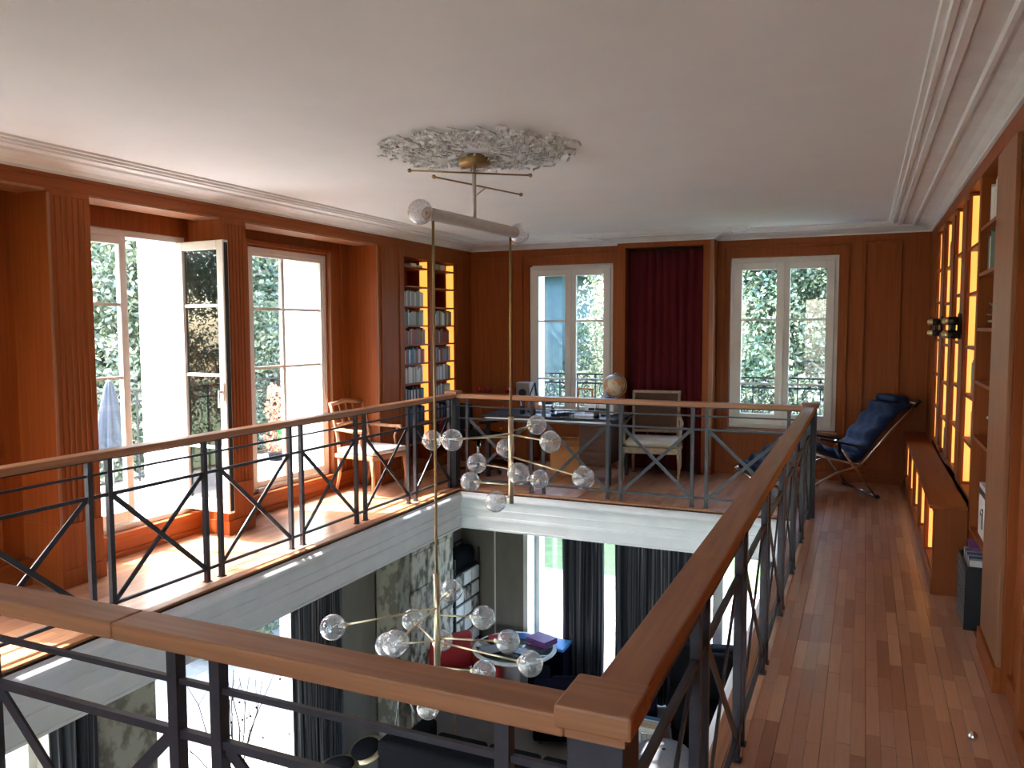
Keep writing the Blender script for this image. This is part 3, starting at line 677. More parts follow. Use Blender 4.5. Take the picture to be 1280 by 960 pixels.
def book(name_col, w, h, d, x, y, z, label, group, face=1, tilt=0):
    """a shelved book: thickness w along y, height h, depth d; spine towards face*x. cover, with the page block set back"""
    key = (name_col, round(w, 3), round(h, 2), round(d, 2), face)
    if key not in BM:
        b = B(); t = .0025
        b.box(-t * 0, t, -w / 2, w / 2, 0, h) if face < 0 else b.box(d - t, d, -w / 2, w / 2, 0, h)
        b.box(0, d, -w / 2, -w / 2 + t, 0, h); b.box(0, d, w / 2 - t, w / 2, 0, h)
        n0 = len(b.bm.faces); b.box(.006 if face > 0 else t, d - t if face > 0 else d - .006, -w / 2 + t, w / 2 - t, .004, h - .004)
        me = bpy.data.meshes.new('book'); bmesh.ops.recalc_face_normals(b.bm, faces=b.bm.faces[:]); b.bm.faces.ensure_lookup_table()
        for f in b.bm.faces[n0:]: f.material_index = 1
        b.bm.to_mesh(me); b.bm.free(); me.materials.append(MATS['book_' + name_col]); me.materials.append(MATS['paper']); BM[key] = me
    o = bpy.data.objects.new('book', BM[key]); COL.objects.link(o); o.location = (x, y, z); o.rotation_euler = (tilt, 0, 0)
    return tag(o, label, 'book', group)
rb = random.Random(11)
def fill(y0, y1, z, hmax, xfront, face, palette, where, group, frac=1.0, wide=(.02, .042), dmax=.22):
    y = y0 + .004; k = 0; end = y0 + (y1 - y0) * frac; prev = []
    while True:
        w_ = round(rb.uniform(*wide), 3)
        if y + w_ > end: break
        h = round(rb.uniform(.72, .95) * hmax, 2); d = round(rb.uniform(.7, 1) * dmax, 2); c = rb.choice(palette)
        x = (xfront - d) if face > 0 else xfront
        ht = 'tall' if h > .86 * hmax else 'short' if h < .77 * hmax else 'middling'
        book(c, w_ - .001, h, d, x, y + w_ / 2, z + .0005, '%s %s book, %s from left, %s' % (ht, c, ORD[min(k, 17)], where), group, face)
        y += w_; k += 1
pal = {1: ['grey', 'white', 'cream', 'grey'], 2: ['grey', 'green', 'white', 'tan'], 3: ['red', 'brown', 'tan', 'brown'], 4: ['red', 'blue', 'grey', 'cream'], 5: ['cream', 'tan', 'grey', 'white'], 6: ['navy', 'black', 'grey', 'cream'], 7: ['navy', 'blue', 'grey', 'black'], 8: ['red', 'navy', 'black'], 9: ['brown', 'navy']}
# shelf index counted from the top
lay = {0: [(10, None), (9, 0), (8, 1), (7, 2), (6, 3), (5, 4), (4, 5), (3, 6), (2, 7), (1, 8)], 1: [(10, None), (9, 0), (8, 0), (7, 2), (6, 3), (5, 4), (4, 2), (3, 5), (2, 7), (1, 8)]}
for ci, (y0, y1) in enumerate(cols):
    for si, p in lay[ci]:
        if not p: continue
        z = SZ[si]; gap = SZ[si + 1] - z - .018
        n = 10 - si
        fill(y0 + .01, y1 - .035, z, gap * .97, XF - .03, 1, pal[p], '%s shelf down, %s column of corner bookcase' % (ORD[n], 'left' if ci == 0 else 'right'), 'books in the corner bookcase', frac=rb.uniform(.82, 1))
# flat magazines and file boxes on the top shelves
for k, (dy, h, c) in enumerate([(.05, .03, 'grey'), (.2, .045, 'white'), (.34, .03, 'cream')]):
    b = B(); b.boxr(-.2, 0, 0, .13, 0, h, .003); o = b.obj('magazine_stack', 'book_' + c, label='%s flat magazine pile on the top shelf of the left lit column' % c, cat='magazines'); place(o, (XF - .04, 7.80 + dy, SZ[10] + .0008))
b = B(); b.boxr(-.22, 0, 0, .22, 0, .075, .004); o = b.obj('storage_box', 'book_grey', label='grey box on the top shelf of the right lit column, left side', cat='box'); place(o, (XF - .04, 8.48, SZ[10] + .0008))
b = B(); b.boxr(-.22, 0, 0, .09, 0, .07, .004); o = b.obj('storage_box', 'book_white', label='small white box beside the grey box on the top shelf of the corner bookcase', cat='box'); place(o, (XF - .04, 8.73, SZ[10] + .0008))

# right-hand bookcase: five bays, openings face -x
rbk = thing('bookcase', 'long wooden bookcase with lit bays built into the right wall', 'bookcase', (.8, 6.7, 0))
XFr, XBr = .625, .975
stl = [(4.785, 4.82), (5.61, 5.69), (6.22, 6.52), (7.03, 7.29), (7.87, 8.18), (8.66, 8.715)]
for i, (a, c) in enumerate(stl):
    b = B(); b.box(XFr, XBr - .012, a, c, 0 if i < 2 else .6, 2.595)
    if i in (2, 3, 4): b.box(XFr - .012, XFr, a + .03, c - .03, .66, 2.55)
    b.obj('upright', 'wood_panel', rbk, world=True, bevel=.003)
b = B(); b.box(XBr - .01, XBr, 4.785, 8.7, 0, 2.595); b.obj('back_board', 'wood_panel', rbk, world=True)
shA = [.46, 1.03, 1.37, 1.69, 2.02, 2.29]; shB = [.62, .95, 1.25, 1.57, 1.92, 2.22]
for bi, (y0, y1) in enumerate(BAY):
    off = (0, 0, .02, -.02, .01)[bi]
    for z in (shA if bi == 0 else [s + off for s in shB]):
        b = B(); b.box(XFr + .004, XBr - .012, y0 + .002, y1 - .002, z - .02, z); b.obj('shelf', 'wood_panel_y', rbk, world=True)
    if bi > 0: led(rbk, XFr + .02, XFr + .2, y1 - .009, y1 - .003, .64, 2.57)
def rfill(bi, z, gap, palk, where, f0=0.0, f1=1.0, xf=XFr + .03):
    y0, y1 = BAY[bi]; a = y0 + .012 + (y1 - y0 - .024) * f0; c = y0 + .012 + (y1 - y0 - .024) * f1
    # runs from the far end back towards the camera: the far panel stays bare where the photo shows it lit
    y = c; k = 0
    while True:
        w_ = round(rb.uniform(.025, .045), 3)
        if y - w_ < a: break
        h = round(rb.uniform(.75, .95) * gap, 2); c_ = rb.choice(palk); ht = 'tall' if h > .86 * gap else 'lower'
        book(c_, w_ - .001, h, .2, xf, y - w_ / 2, z + .0005, '%s %s book, %s from far end, %s' % (ht, c_, ORD[k], where), 'books in the right bookcase', -1); y -= w_; k += 1
rfill(0, 2.29, .26, ['grey', 'white', 'white', 'cream'], 'top shelf of the unlit near bay', 0, .8)
rfill(0, 2.02, .25, ['white', 'green', 'grey', 'green'], 'second shelf of the unlit near bay', 0, .85)
for bi, nm in ((1, 'nearest lit bay'), (2, 'second lit bay'), (3, 'third lit bay'), (4, 'farthest lit bay')):
    off = (0, 0, .02, -.02, .01)[bi]
    for si, f1, pl in {1: [(0, .5, ['cream', 'tan']), (1, .7, ['grey', 'white']), (2, .85, ['green', 'white', 'grey']), (3, .6, ['white', 'cream']), (5, .6, ['grey'])], 2: [(0, .7, ['brown']), (2, .6, ['tan']), (3, .98, ['navy', 'grey', 'white']), (4, .6, ['white', 'cream'])], 3: [(0, .95, ['brown', 'grey']), (1, .8, ['cream']), (4, .6, ['grey']), (5, .97, ['green', 'grey'])], 4: [(2, .95, ['red', 'white']), (1, .7, ['tan']), (4, .9, ['cream', 'white'])]}[bi]:
        rfill(bi, shB[si] + off, .24, pl, '%s shelf up in %s' % (ORD[si], nm), .05, 1.0 if f1 > .9 else f1 * .85)
# things in the unlit near bay
b = B(); rr = random.Random(2)
for k in range(9):
    c = (XFr + .13 + rr.uniform(-.05, .05), 5.0 + k * .055, 1.735 + rr.uniform(0, .12)); b.sphere(c, rr.uniform(.035, .055), 10, 7, (1, 1.1, .8))
b.obj('dried_flowers', 'fabric_brown', label='brown dried flower bundle on the third shelf of the unlit bay', cat='flowers')['kind'] = 'stuff'
b = B()
for k in range(46): 
    a = rr.uniform(0, 6.28); e = rr.uniform(-.2, 1.2); c = Vector((XFr + .12, 5.2 + rr.uniform(-.15, .15), 1.75)); b.bar(c, c + Vector((.11 * math.cos(a) * math.cos(e), .15 * math.sin(a) * math.cos(e), .15 * math.sin(e))), .006)
o = b.obj('twig_basket', 'frame_gilt', label='tangled pale twig arrangement on the third shelf of the unlit bay', cat='decoration'); o['kind'] = 'stuff'
t = thing('figurine', 'small dark and white figurine on the lower shelf of the unlit bay', 'figurine', (.72, 5.3, 1.03))
b = B(); b.lathe([(0, 0), (.045, 0), (.045, .012), (.02, .02), (.028, .06), (.034, .1), (.015, .13), (0, .135)], seg=14); b.obj('body', 'leather_black', t)
b = B(); b.sphere((0, -.01, .155), .026, 12, 8); b.obj('head', 'paper', t)
b = B(); b.bar((0, 0, .11), (-.05, -.06, .16), .014); b.bar((0, 0, .11), (-.05, .06, .14), .014); b.obj('arm', 'paper', t)
t = thing('box_file', 'white box file with a black label strip on the lowest shelf of the near bay', 'box file', (.655, 5.12, .4605))
b = B(); b.boxr(0, .1, 0, .34, 0, .31, .004); b.obj('case', 'paper', t)
b = B(); b.box(-.003, 0, .02, .32, .25, .285); b.box(-.003, 0, .15, .18, .06, .18); b.obj('label_strip', 'plastic_black', t)
b = B(); b.tube([(-.004, .165, .16), (-.012, .165, .16)], .018, 12); b.obj('finger_ring', 'chrome', t)
# record crate
t = thing('record_crate', 'slatted black crate packed with upright records at the foot of the bookcase', 'crate', (.62, 5.02, 0.001))
b = B(); H = .36
b.box(-.07, .24, 0, .38, .0, .012); b.box(-.07, -.058, 0, .38, .012, H); b.box(.228, .24, 0, .38, .012, H); b.box(-.058, .228, 0, .012, .012, H); b.box(-.058, .228, .368, .38, .012, H)
b.obj('crate_body', 'plastic_black', t, bevel=.002)
b = B()
for k in range(7):
    for j in range(6): b.box(-.0725, -.07, .03 + k * .048, .055 + k * .048, .05 + j * .05, .075 + j * .05)
b.obj('side_grid', 'fabric_grey', t)
for k in range(11):
    b = B(); y = .022 + k * .0295; M = Matrix.Translation((.085, y, .013)) @ Matrix.Rotation(-.06, 4, 'X'); b.box(-.13, .13, -.004, .004, 0, .375 + .004 * (k % 3), M)
    o = b.obj('record_sleeve', 'book_' + ('white', 'grey', 'navy')[k % 3], label='%s record sleeve, %s from the front in the black crate' % (('white', 'grey', 'navy')[k % 3], ORD[k]), cat='record', group='records in the black crate')
    place(o, (.62, 5.02, .001))
b = B(); b.box(-.12, .12, -.1, .1, 0, .02); o = b.obj('magazine', 'purple', label='purple magazine laid across the records in the black crate', cat='magazine', bevel=.003); place(o, (.71, 5.3, .412))
# bench
be = thing('window_bench', 'low wooden bench with lit open cubbies along the right bookcase', 'bench', (.5, 7.5, 0))
b = B(); b.box(.405, .62, 5.60, 9.42, .555, .58); b.obj('top_board', 'wood_panel_y', be, world=True, bevel=.005)
b = B(); b.box(.44, .62, 5.62, 9.42, 0, .11); b.box(.425, .44, 5.62, 9.42, .0, .1); b.obj('plinth', 'wood_panel_y', be, world=True, bevel=.003)
for y0, y1 in ((5.615, 5.68), (6.35, 6.45), (7.1, 7.2), (7.85, 7.95), (8.6, 8.7), (9.35, 9.42)):
    b = B(); b.box(.43, .62, y0, y1, .11, .555); b.obj('divider', 'wood_panel', be, world=True, bevel=.003)
b = B(); b.box(.43, .442, 5.68, 9.35, .52, .555); b.box(.605, .62, 5.68, 9.35, .11, .555); b.obj('back_board', 'wood_panel_y', be, world=True)
for y0 in (5.68, 6.45, 7.2, 7.95, 8.7): led(be, .455, .6, y0 + .642, y0 + .648, .13, .51)
# wall lights
for y, nm in ((7.77, 'farther'), (6.38, 'nearer')):
    t = thing('wall_light', '%s black and brass wall light with paired spots on the right bookcase' % nm, 'wall light', (.611, y, 1.70), 0, 'wall lights on the bookcase stiles'); t.scale = (1.0, 1.3, 1.25)
    b = B(); b.box(-.014, 0, -.04, .04, -.07, .07); b.obj('back_plate', 'iron_black', t, bevel=.003)
    b = B(); b.bar((-.014, 0, .035), (-.08, 0, .035), .02); b.bar((-.014, 0, -.035), (-.08, 0, -.035), .02); b.bar((-.05, -.08, 0), (-.05, .08, 0), .03, .1); b.obj('bracket', 'iron_black', t)
    for dy in (-.085, .085):
        for dz in (-.045, .03):
            b = B(); b.tube([(-.03, dy, dz), (-.085, dy, dz)], .024, 14); s_ = b.obj('spot', 'iron_black', t)
            b = B(); b.sphere((-.088, dy, dz), .021, 12, 8); b.obj('lens', 'brass', s_)
# ball on the floor
b = B(); b.sphere((0, 0, .02), .02, 20, 12); o = b.obj('metal_ball', 'chrome', label='small shiny metal ball lying on the parquet near the bookcase', cat='ball'); place(o, (.45, 3.66, .001))
# ================================================================== UPPER FURNITURE
# maroon curtain in the niche
def drape(name, p0, p1, z0, z1, folds, amp, m, th=.006, seed=0, parent=None, **k):
    rg = random.Random(seed); p0, p1 = Vector((*p0, 0)), Vector((*p1, 0)); d = (p1 - p0); L_ = d.length; d.normalize(); n = Vector((-d.y, d.x, 0))
    ph = [rg.uniform(.75, 1.25) for _ in range(folds + 2)]; NX, NZ = folds * 8, 10; b = B(); uvs = []; V = []
    for i in range(NX + 1):
        u = i / NX; f = u * folds; col = []
        a = amp * (.65 + .35 * math.sin(f * 1.7 + seed)) * ph[int(f)]
        for j in range(NZ + 1):
            t = j / NZ; off = a * math.sin(2 * PI * f + .5 * math.sin(3 * t + f)) * (.75 + .25 * (1 - t))
            v = b.bm.verts.new(p0 + d * (u * L_ + .006 * math.sin(5 * t + f)) + n * off + Vector((0, 0, z0 + (z1 - z0) * t))); col.append(v)
        V.append(col)
    uvl = b.bm.loops.layers.uv.new('UVMap')
    for i in range(NX):
        for j in range(NZ):
            fc = b.bm.faces.new([V[i][j], V[i + 1][j], V[i + 1][j + 1], V[i][j + 1]]); fc.smooth = True
            for lp, (a_, c_) in zip(fc.loops, ((i, j), (i + 1, j), (i + 1, j + 1), (i, j + 1))): lp[uvl].uv = (a_ / NX * 1.4 * L_ + seed, c_ / NZ)
    return b.obj(name, m, parent, solid=th, **k)
cu = drape('curtain', (-2.585, 9.34), (-1.705, 9.34), .01, 2.6, 9, .028, 'velvet', seed=3, label='floor-length maroon velvet curtain in the panelled niche between the far windows', cat='curtain')
t = thing('curtain_rail', 'thin rail hidden behind the head of the maroon curtain niche', 'curtain rail', (-2.1, 9.34, 2.61))
b = B(); b.tube([(-.49, 0, 0), (.39, 0, 0)], .008, 8); b.obj('rail', 'iron', t)

# left armchair (faces +x)
t = thing('armchair', 'open-armed wooden armchair with white seat beside the left-hand garden window', 'armchair', (-4.66, 6.93, .001), math.radians(-8))
def chair_leg(p, q, r0, r1, nm='leg', m='chair_wood', cv=.02):
    p, q = Vector(p), Vector(q); md = (p + q) / 2 + Vector((cv, 0, 0)); b = B(); b.tube([p, md, q], [r0, (r0 + r1) / 2, r1], 10); return b.obj(nm, m, t)
for sy in (-.25, .25):
    chair_leg((.24, sy, .40), (.25, sy * 1.02, 0), .024, .014, cv=.015); chair_leg((-.22, sy * .92, .40), (-.27, sy * .95, 0), .022, .014, cv=.03)
b = B(); b.boxr(-.25, .27, -.27, .27, .37, .42, .012); b.obj('seat_rail', 'chair_wood', t)
b = B(); b.boxr(-.235, .27, -.26, .26, .42, .475, .024, 3); b.obj('seat', 'seat_cream', t, smooth=True)
for sy in (-.25, .25):
    b = B(); b.tube([(-.22, sy * .92, .40), (-.235, sy * .95, .6), (-.29, sy * .95, .8), (-.34, sy * .93, .93)], [.02, .018, .017, .015], 10); b.obj('back_post', 'chair_wood', t)
    b = B(); b.tube([(-.27, sy * .98, .66), (-.12, sy * 1.12, .665), (.05, sy * 1.16, .66), (.16, sy * 1.12, .665), (.2, sy * 1.06, .645)], [.014, .017, .02, .02, .012], 10)
    b.tube([(.14, sy * 1.1, .655), (.1, sy * 1.06, .56), (.14, sy, .42)], .014, 10); b.obj('arm', 'chair_wood', t)
b = B(); b.tube([(-.335, -.235, .91), (-.36, 0, .935), (-.335, .235, .91)], .022, 10); b.obj('crest_rail', 'chair_wood', t)
b = B(); b.tube([(-.27, -.23, .70), (-.29, 0, .71), (-.27, .23, .70)], .017, 10)
for sy in (-.1, 0, .1): b.tube([(-.285, sy, .71), (-.35, sy, .92)], .008, 8)
b.obj('back_splat', 'chair_wood', t)

# fauteuil in front of the curtain (faces the camera, -y)
t = thing('upholstered_armchair', 'square-backed gilt-framed armchair with brown back before the maroon curtain', 'armchair', (-2.15, 8.83, .001), math.radians(8))
for sx in (-.3, .3):
    b = B(); b.tube([(sx, -.27, .36), (sx * 1.05, -.29, .2), (sx, -.27, .1), (sx * 1.03, -.28, 0)], [.026, .02, .016, .018], 10); b.obj('leg', 'frame_gilt', t)
    b = B(); b.tube([(sx * .85, .24, .36), (sx * .86, .27, .18), (sx * .87, .31, 0)], [.024, .018, .015], 10); b.obj('leg', 'frame_gilt', t)
    b = B(); b.tube([(sx * .85, .24, .36), (sx * .85, .27, .6), (sx * .87, .33, .95)], [.02, .018, .018], 10); b.obj('back_post', 'frame_gilt', t)
    b = B(); b.tube([(sx * .86, .28, .72), (sx * .95, .18, .66), (sx * 1.05, 0, .63), (sx * 1.07, -.14, .62), (sx * 1.05, -.18, .6)], [.014, .016, .018, .019, .014], 10)
    b.tube([(sx * 1.05, -.14, .61), (sx * 1.02, -.18, .5), (sx * 1.0, -.22, .4)], .015, 10); b.obj('arm', 'frame_gilt', t)
b = B(); b.boxr(-.31, .31, -.29, .25, .31, .38, .012); b.obj('seat_rail', 'frame_gilt', t)
b = B(); b.boxr(-.285, .285, -.275, .22, .38, .46, .035, 3); b.obj('seat', 'seat_linen', t, smooth=True)
b = B(); b.bar((-.275, .33, .95), (.275, .33, .95), .035, .03); b.obj('crest_rail', 'frame_gilt', t, bevel=.005)
b = B(); b.bar((-.25, .26, .5), (.25, .26, .5), .03, .03); b.obj('lower_rail', 'frame_gilt', t, bevel=.005)
b = B(); v = [b.bm.verts.new(p) for p in [(-.24, .25, .51), (.24, .25, .51), (.245, .315, .935), (-.245, .315, .935)]]; b.bm.faces.new(v); b.obj('back_panel', 'fabric_brown', t, solid=.03)

# desk with its objects
dk = thing('desk', 'dark writing desk crowded with papers in front of the left far window', 'desk', (-3.12, 8.5, .001))
b = B(); b.boxr(-.85, .72, -.38, .42, .69, .72, .004); b.obj('desk_top', 'iron_black', dk)
b = B(); b.box(-.8, .68, -.385, -.38, .655, .69); b.obj('apron', 'paper', dk)
for sx in (-.78, .65):
    for sy in (-.33, .36):
        b = B(); b.box(sx - .02, sx + .02, sy - .02, sy + .02, 0, .69); b.obj('leg', 'iron_black', dk)
b = B(); b.box(.3, .62, -.3, .3, .2, .66); dr = b.obj('drawer_unit', 'fabric_brown', dk, bevel=.003)
for z in (.22, .36, .51):
    b = B(); b.box(.31, .61, -.312, -.3, z, z + .13); b.box(.42, .5, -.325, -.312, z + .06, z + .07); b.obj('drawer', 'fabric_brown', dr)
DX, DY, DZ = -3.12, 8.5, .7215
def ondesk(name, b, m, x, y, label, cat, z=DZ, rz=0, **k):
    o = b.obj(name, m, label=label, cat=cat, **k); return place(o, (x, y, z), rz)
b = B()
for k in range(5): b.box(-.15 + .004 * k, .15 - .003 * k, -.1 + .003 * k, .1, .004 * k, .004 * k + .0036)
place(b.obj('paper_stack', 'paper', label='white paper stack at the right end of the desk', cat='papers'), (-2.78, 8.32, DZ), .1)
b = B()
for k in range(4): b.box(-.2, .2, -.14, .14, .006 * k, .006 * k + .0055)
place(b.obj('folder_pile', 'paper_blue', label='pale blue folder pile across the middle of the desk', cat='folders', bevel=.001), (-3.26, 8.62, DZ), -.06)
t = thing('printer', 'low white printer tray unit at the right front of the desk', 'printer', (-2.7, 8.66, DZ))
b = B(); b.boxr(-.17, .17, -.13, .13, 0, .12, .012); b.obj('housing', 'paper', t)
b = B(); b.box(-.13, .13, -.16, -.13, .03, .036); b.obj('paper_tray', 'paper', t)
b = B(); b.box(-.12, .12, -.132, -.13, .045, .075); b.obj('slot', 'plastic_black', t)
t = thing('blue_bag', 'crumpled dark blue bag lying on top of the white printer', 'bag', (-2.62, 8.66, DZ + .1205))
b = B(); b.sphere((0, 0, .04), .07, 14, 10, (1.3, .8, .56)); b.obj('bag_body', 'blue_plastic', t)
b = B(); b.tube([(-.05, 0, .07), (-.02, -.01, .1), (.03, .0, .07)], .005, 6); b.obj('strap', 'blue_plastic', t)
# globe
t = thing('globe', 'tan and orange terrestrial globe on a stand on the desk by the window', 'globe', (-2.62, 8.86, DZ + .0005), .4)
b = B(); b.lathe([(0, 0), (.075, 0), (.078, .01), (.03, .022), (.012, .04), (.012, .16), (.0, .165)], seg=20); b.obj('stand', 'leather_black', t)
b = B(); b.sphere((0, 0, .31), .128, 28, 18); gl_ = b.obj('sphere', 'globe_map', t)
b = B(); b.sphere((0, 0, .31), .1295, 28, 18)
bmesh.ops.delete(b.bm, geom=[v for v in b.bm.verts if v.co.z < .392], context='VERTS'); b.obj('polar_cap', 'globe_blue', gl_, label='pale blue northern cap of the globe')
b = B(); b.tube([(.142 * math.cos(a), 0, .31 + .142 * math.sin(a)) for a in [math.radians(x) for x in range(-90, 91, 15)]], .006, 8); b.obj('meridian', 'brass', t)
# frame on desk
def pframe(x, y, z, w_, h, m, label, rz=0):
    t = thing('picture_frame', label, 'picture frame', (x, y, z), rz)
    b = B(); f = .018
    b.box(-w_ / 2, w_ / 2, -.008, .008, 0, f); b.box(-w_ / 2, w_ / 2, -.008, .008, h - f, h); b.box(-w_ / 2, -w_ / 2 + f, -.008, .008, f, h - f); b.box(w_ / 2 - f, w_ / 2, -.008, .008, f, h - f)
    b.bar((0, .008, h * .6), (0, .08, 0.004), .012); b.obj('frame', m, t)
    b = B(); b.box(-w_ / 2 + f, w_ / 2 - f, -.003, .003, f, h - f); b.obj('picture', 'pane_glass' if m == 'orange_box' else 'grey_box', t)
pframe(-2.97, 8.86, DZ, .19, .27, 'orange_box', 'empty orange wooden frame standing on the desk left of the globe')
# camera, lamp arm, phone: black clutter
t = thing('desk_telephone', 'black corded telephone in the middle of the desk', 'telephone', (-3.08, 8.33, DZ), .3)
b = B(); b.prism([(-.1, 0), (.1, 0), (.1, .06), (-.1, .025)], 'x', -.1, .1); b.obj('base', 'plastic_black', t, bevel=.004)
b = B(); b.tube([(-.09, -.08, .06), (-.08, -.02, .085), (-.08, .04, .09), (-.09, .09, .085)], [.024, .015, .015, .024], 10); b.obj('handset', 'plastic_black', t)
b = B()
for i in range(3):
    for j in range(4): b.box(-.03 + i * .035, -.01 + i * .035, -.06 + j * .035, -.04 + j * .035, .035, .058)
b.obj('keypad', 'grey_box', t)
t = thing('desk_lamp', 'black jointed desk lamp bent low over the left part of the desk', 'lamp', (-3.5, 8.55, DZ))
b = B(); b.lathe([(0, 0), (.07, 0), (.07, .015), (.012, .022), (.0, .024)], seg=18); b.obj('base', 'plastic_black', t)
b = B(); b.tube([(0, 0, .02), (-.04, 0, .2), (.02, 0, .34)], .008, 8); b.tube([(.02, 0, .34), (.06, -.04, .2), (.14, -.06, .12), (.22, -.07, .15)], .012, 8); b.obj('arm', 'plastic_black', t)
b = B(); b.lathe([(.02, .05), (.035, .03), (.055, -.02), (.05, -.02), (.03, .028), (.0, .045)], (.22, -.07, .13), 16); b.obj('lamp_shade', 'plastic_black', t)
t = thing('toy_drone', 'small black drone standing near the right front of the desk', 'drone', (-2.98, 8.2, DZ), .5)
b = B(); b.boxr(-.06, .06, -.03, .03, .025, .055, .01)
for a in range(4):
    q = (.11 * math.cos(PI / 4 + a * PI / 2), .11 * math.sin(PI / 4 + a * PI / 2)); b.bar((0, 0, .04), (*q, .045), .012); b.bar((*q, .05), (*q, 0), .01); b.lathe([(0, 0), (.045, .001), (.0, .003)], (*q, .055), 12)
b.obj('body', 'plastic_black', t)
for k, (x, y) in enumerate(((-3.36, 8.2), (-2.62, 8.2), (-3.55, 8.35))):
    t = thing('pen_pot', ('black pen pot near the left front edge of the desk', 'black pen pot at the right front corner of the desk', 'black pen pot beside the desk lamp')[k], 'pen pot', (x, y, DZ))
    b = B(); b.lathe([(0, 0), (.03, 0), (.034, .09), (.03, .09), (.027, .004), (0, .004)], seg=16); b.obj('pot', 'plastic_black', t)
    for j in range(3):
        b = B(); b.tube([(.008 * (j - 1), .004, .006), (.02 * (j - 1), .01 * j - .01, .15)], .004, 6); b.obj('pen', ('paper', 'blue_plastic', 'fabric_red')[j], t)
# low cabinet left of desk with red glasses and grey box
cb = thing('sideboard', 'dark red-brown low sideboard in the far left corner behind the rail', 'sideboard', (-4.18, 9.18, .001))
b = B(); b.boxr(-.5, .42, -.2, .2, .06, .82, .004); b.obj('cabinet_body', 'wood_panel', cb)
for k in range(3):
    b = B(); x0 = -.49 + k * .303; b.box(x0 + .004, x0 + .299, -.215, -.2, .08, .8); d_ = b.obj('door', 'wood_panel', cb, bevel=.003)
    b = B(); b.tube([(x0 + .27, -.215, .45), (x0 + .27, -.235, .45)], .01, 10); b.obj('knob', 'brass', d_)
b = B()
for sx in (-.47, .39):
    for sy in (-.17, .17): b.box(sx - .02, sx + .02, sy - .02, sy + .02, 0, .06)
b.obj('foot', 'wood_panel', cb)
for k, x in enumerate((-4.5, -4.37, -4.11, -3.98)):
    t = thing('goblet', 'red glass goblet, %s from the left on the corner sideboard' % ORD[k], 'goblet', (x, 9.18, .8215), 0, 'red goblets on the sideboard')
    b = B(); b.lathe([(0, 0), (.032, 0), (.032, .004), (.005, .01), (.005, .05), (0, .05)], seg=14); b.obj('stem', 'red_glass', t)
    b = B(); b.lathe([(0, .05), (.02, .055), (.033, .085), (.03, .13), (.027, .13), (.029, .085), (0, .06)], seg=14); b.obj('bowl', 'red_glass', t)
t = thing('radio', 'boxy grey radio with a dark speaker arch at the right of the sideboard', 'radio', (-3.86, 9.16, .8215))
b = B(); b.boxr(-.09, .09, -.08, .08, 0, .2, .008); b.obj('case', 'grey_box', t)
b = B(); b.tube([(0, -.08, .07), (0, -.086, .07)], .05, 18); b.obj('speaker', 'plastic_black', t)
# office chair, left of the desk on the gallery
t = thing('office_chair', 'black office chair on castors at the left end of the desk', 'chair', (-4.08, 8.28, .001), math.radians(150))
b = B(); b.boxr(-.23, .23, -.22, .22, .42, .49, .03, 3); b.obj('seat', 'leather_black', t, smooth=True)
b = B(); b.boxr(-.21, .21, .2, .26, .55, .84, .028, 3); b.bar((0, .24, .44), (0, .26, .6), .05, .02); b.obj('backrest', 'leather_black', t)
b = B(); b.tube([(0, 0, .42), (0, 0, .1)], .025, 12); b.obj('column', 'chrome', t)
for k in range(5):
    a = k * 2 * PI / 5; b = B(); b.bar((0, 0, .1), (.26 * math.cos(a), .26 * math.sin(a), .07), .035, .025); lg = b.obj('foot', 'plastic_black', t)
    b = B(); M_ = Matrix.Translation((.26 * math.cos(a), .26 * math.sin(a), .028)) @ Matrix.Rotation(a, 4, 'Z') @ Matrix.Rotation(PI / 2, 4, 'Y')
    b.lathe([(0, -.02), (.026, -.02), (.026, .02), (0, .02)], seg=12, M=M_); b.obj('castor', 'plastic_black', lg)
for s in (-.25, .25):
    b = B(); b.bar((s, .05, .47), (s, .05, .62), .02); b.bar((s, -.1, .63), (s, .16, .63), .04, .025); b.obj('arm', 'plastic_black', t)
t = thing('cardboard_box', 'open orange-brown cardboard box under the desk', 'box', (-3.12, 8.75, .001), .15)
b = B(); b.box(-.2, .2, -.15, .15, 0, .01); b.box(-.2, .2, -.15, -.14, 0, .4); b.box(-.2, .2, .14, .15, 0, .4); b.box(-.2, -.19, -.14, .14, 0, .4); b.box(.19, .2, -.14, .14, 0, .4); b.obj('carton', 'orange_box', t)
b = B(); b.bar((0, -.15, .4), (0, -.22, .34), .4, .004, roll=(0, 0, 1)); b.obj('flap', 'orange_box', t)

# navy folding lounger beyond the rail, side on: x forwards to the wall of books
lo = thing('folding_lounger', 'folding recliner with quilted navy cushion on a pale metal frame by the far window', 'lounger', (-.15, 8.83, .001), math.radians(27))
prof_l = [(.52, .90), (.42, .86), (.30, .74), (.15, .55), (.02, .38), (-.12, .36), (-.28, .43), (-.44, .50), (-.55, .50), (-.72, .40), (-.9, .29), (-1.02, .23)]
NP = 64
def samp(tt):
    f = tt * (len(prof_l) - 1); i = min(int(f), len(prof_l) - 2); u = f - i
    g = lambda k: Vector((prof_l[max(0, min(len(prof_l) - 1, k))][0], 0, prof_l[max(0, min(len(prof_l) - 1, k))][1]))
    p0, p1, p2, p3 = g(i - 1), g(i), g(i + 1), g(i + 2)
    return .5 * ((2 * p1) + (-p0 + p2) * u + (2 * p0 - 5 * p1 + 4 * p2 - p3) * u * u + (-p0 + 3 * p1 - 3 * p2 + p3) * u ** 3)
b = B(); rows = []; NYY = 12
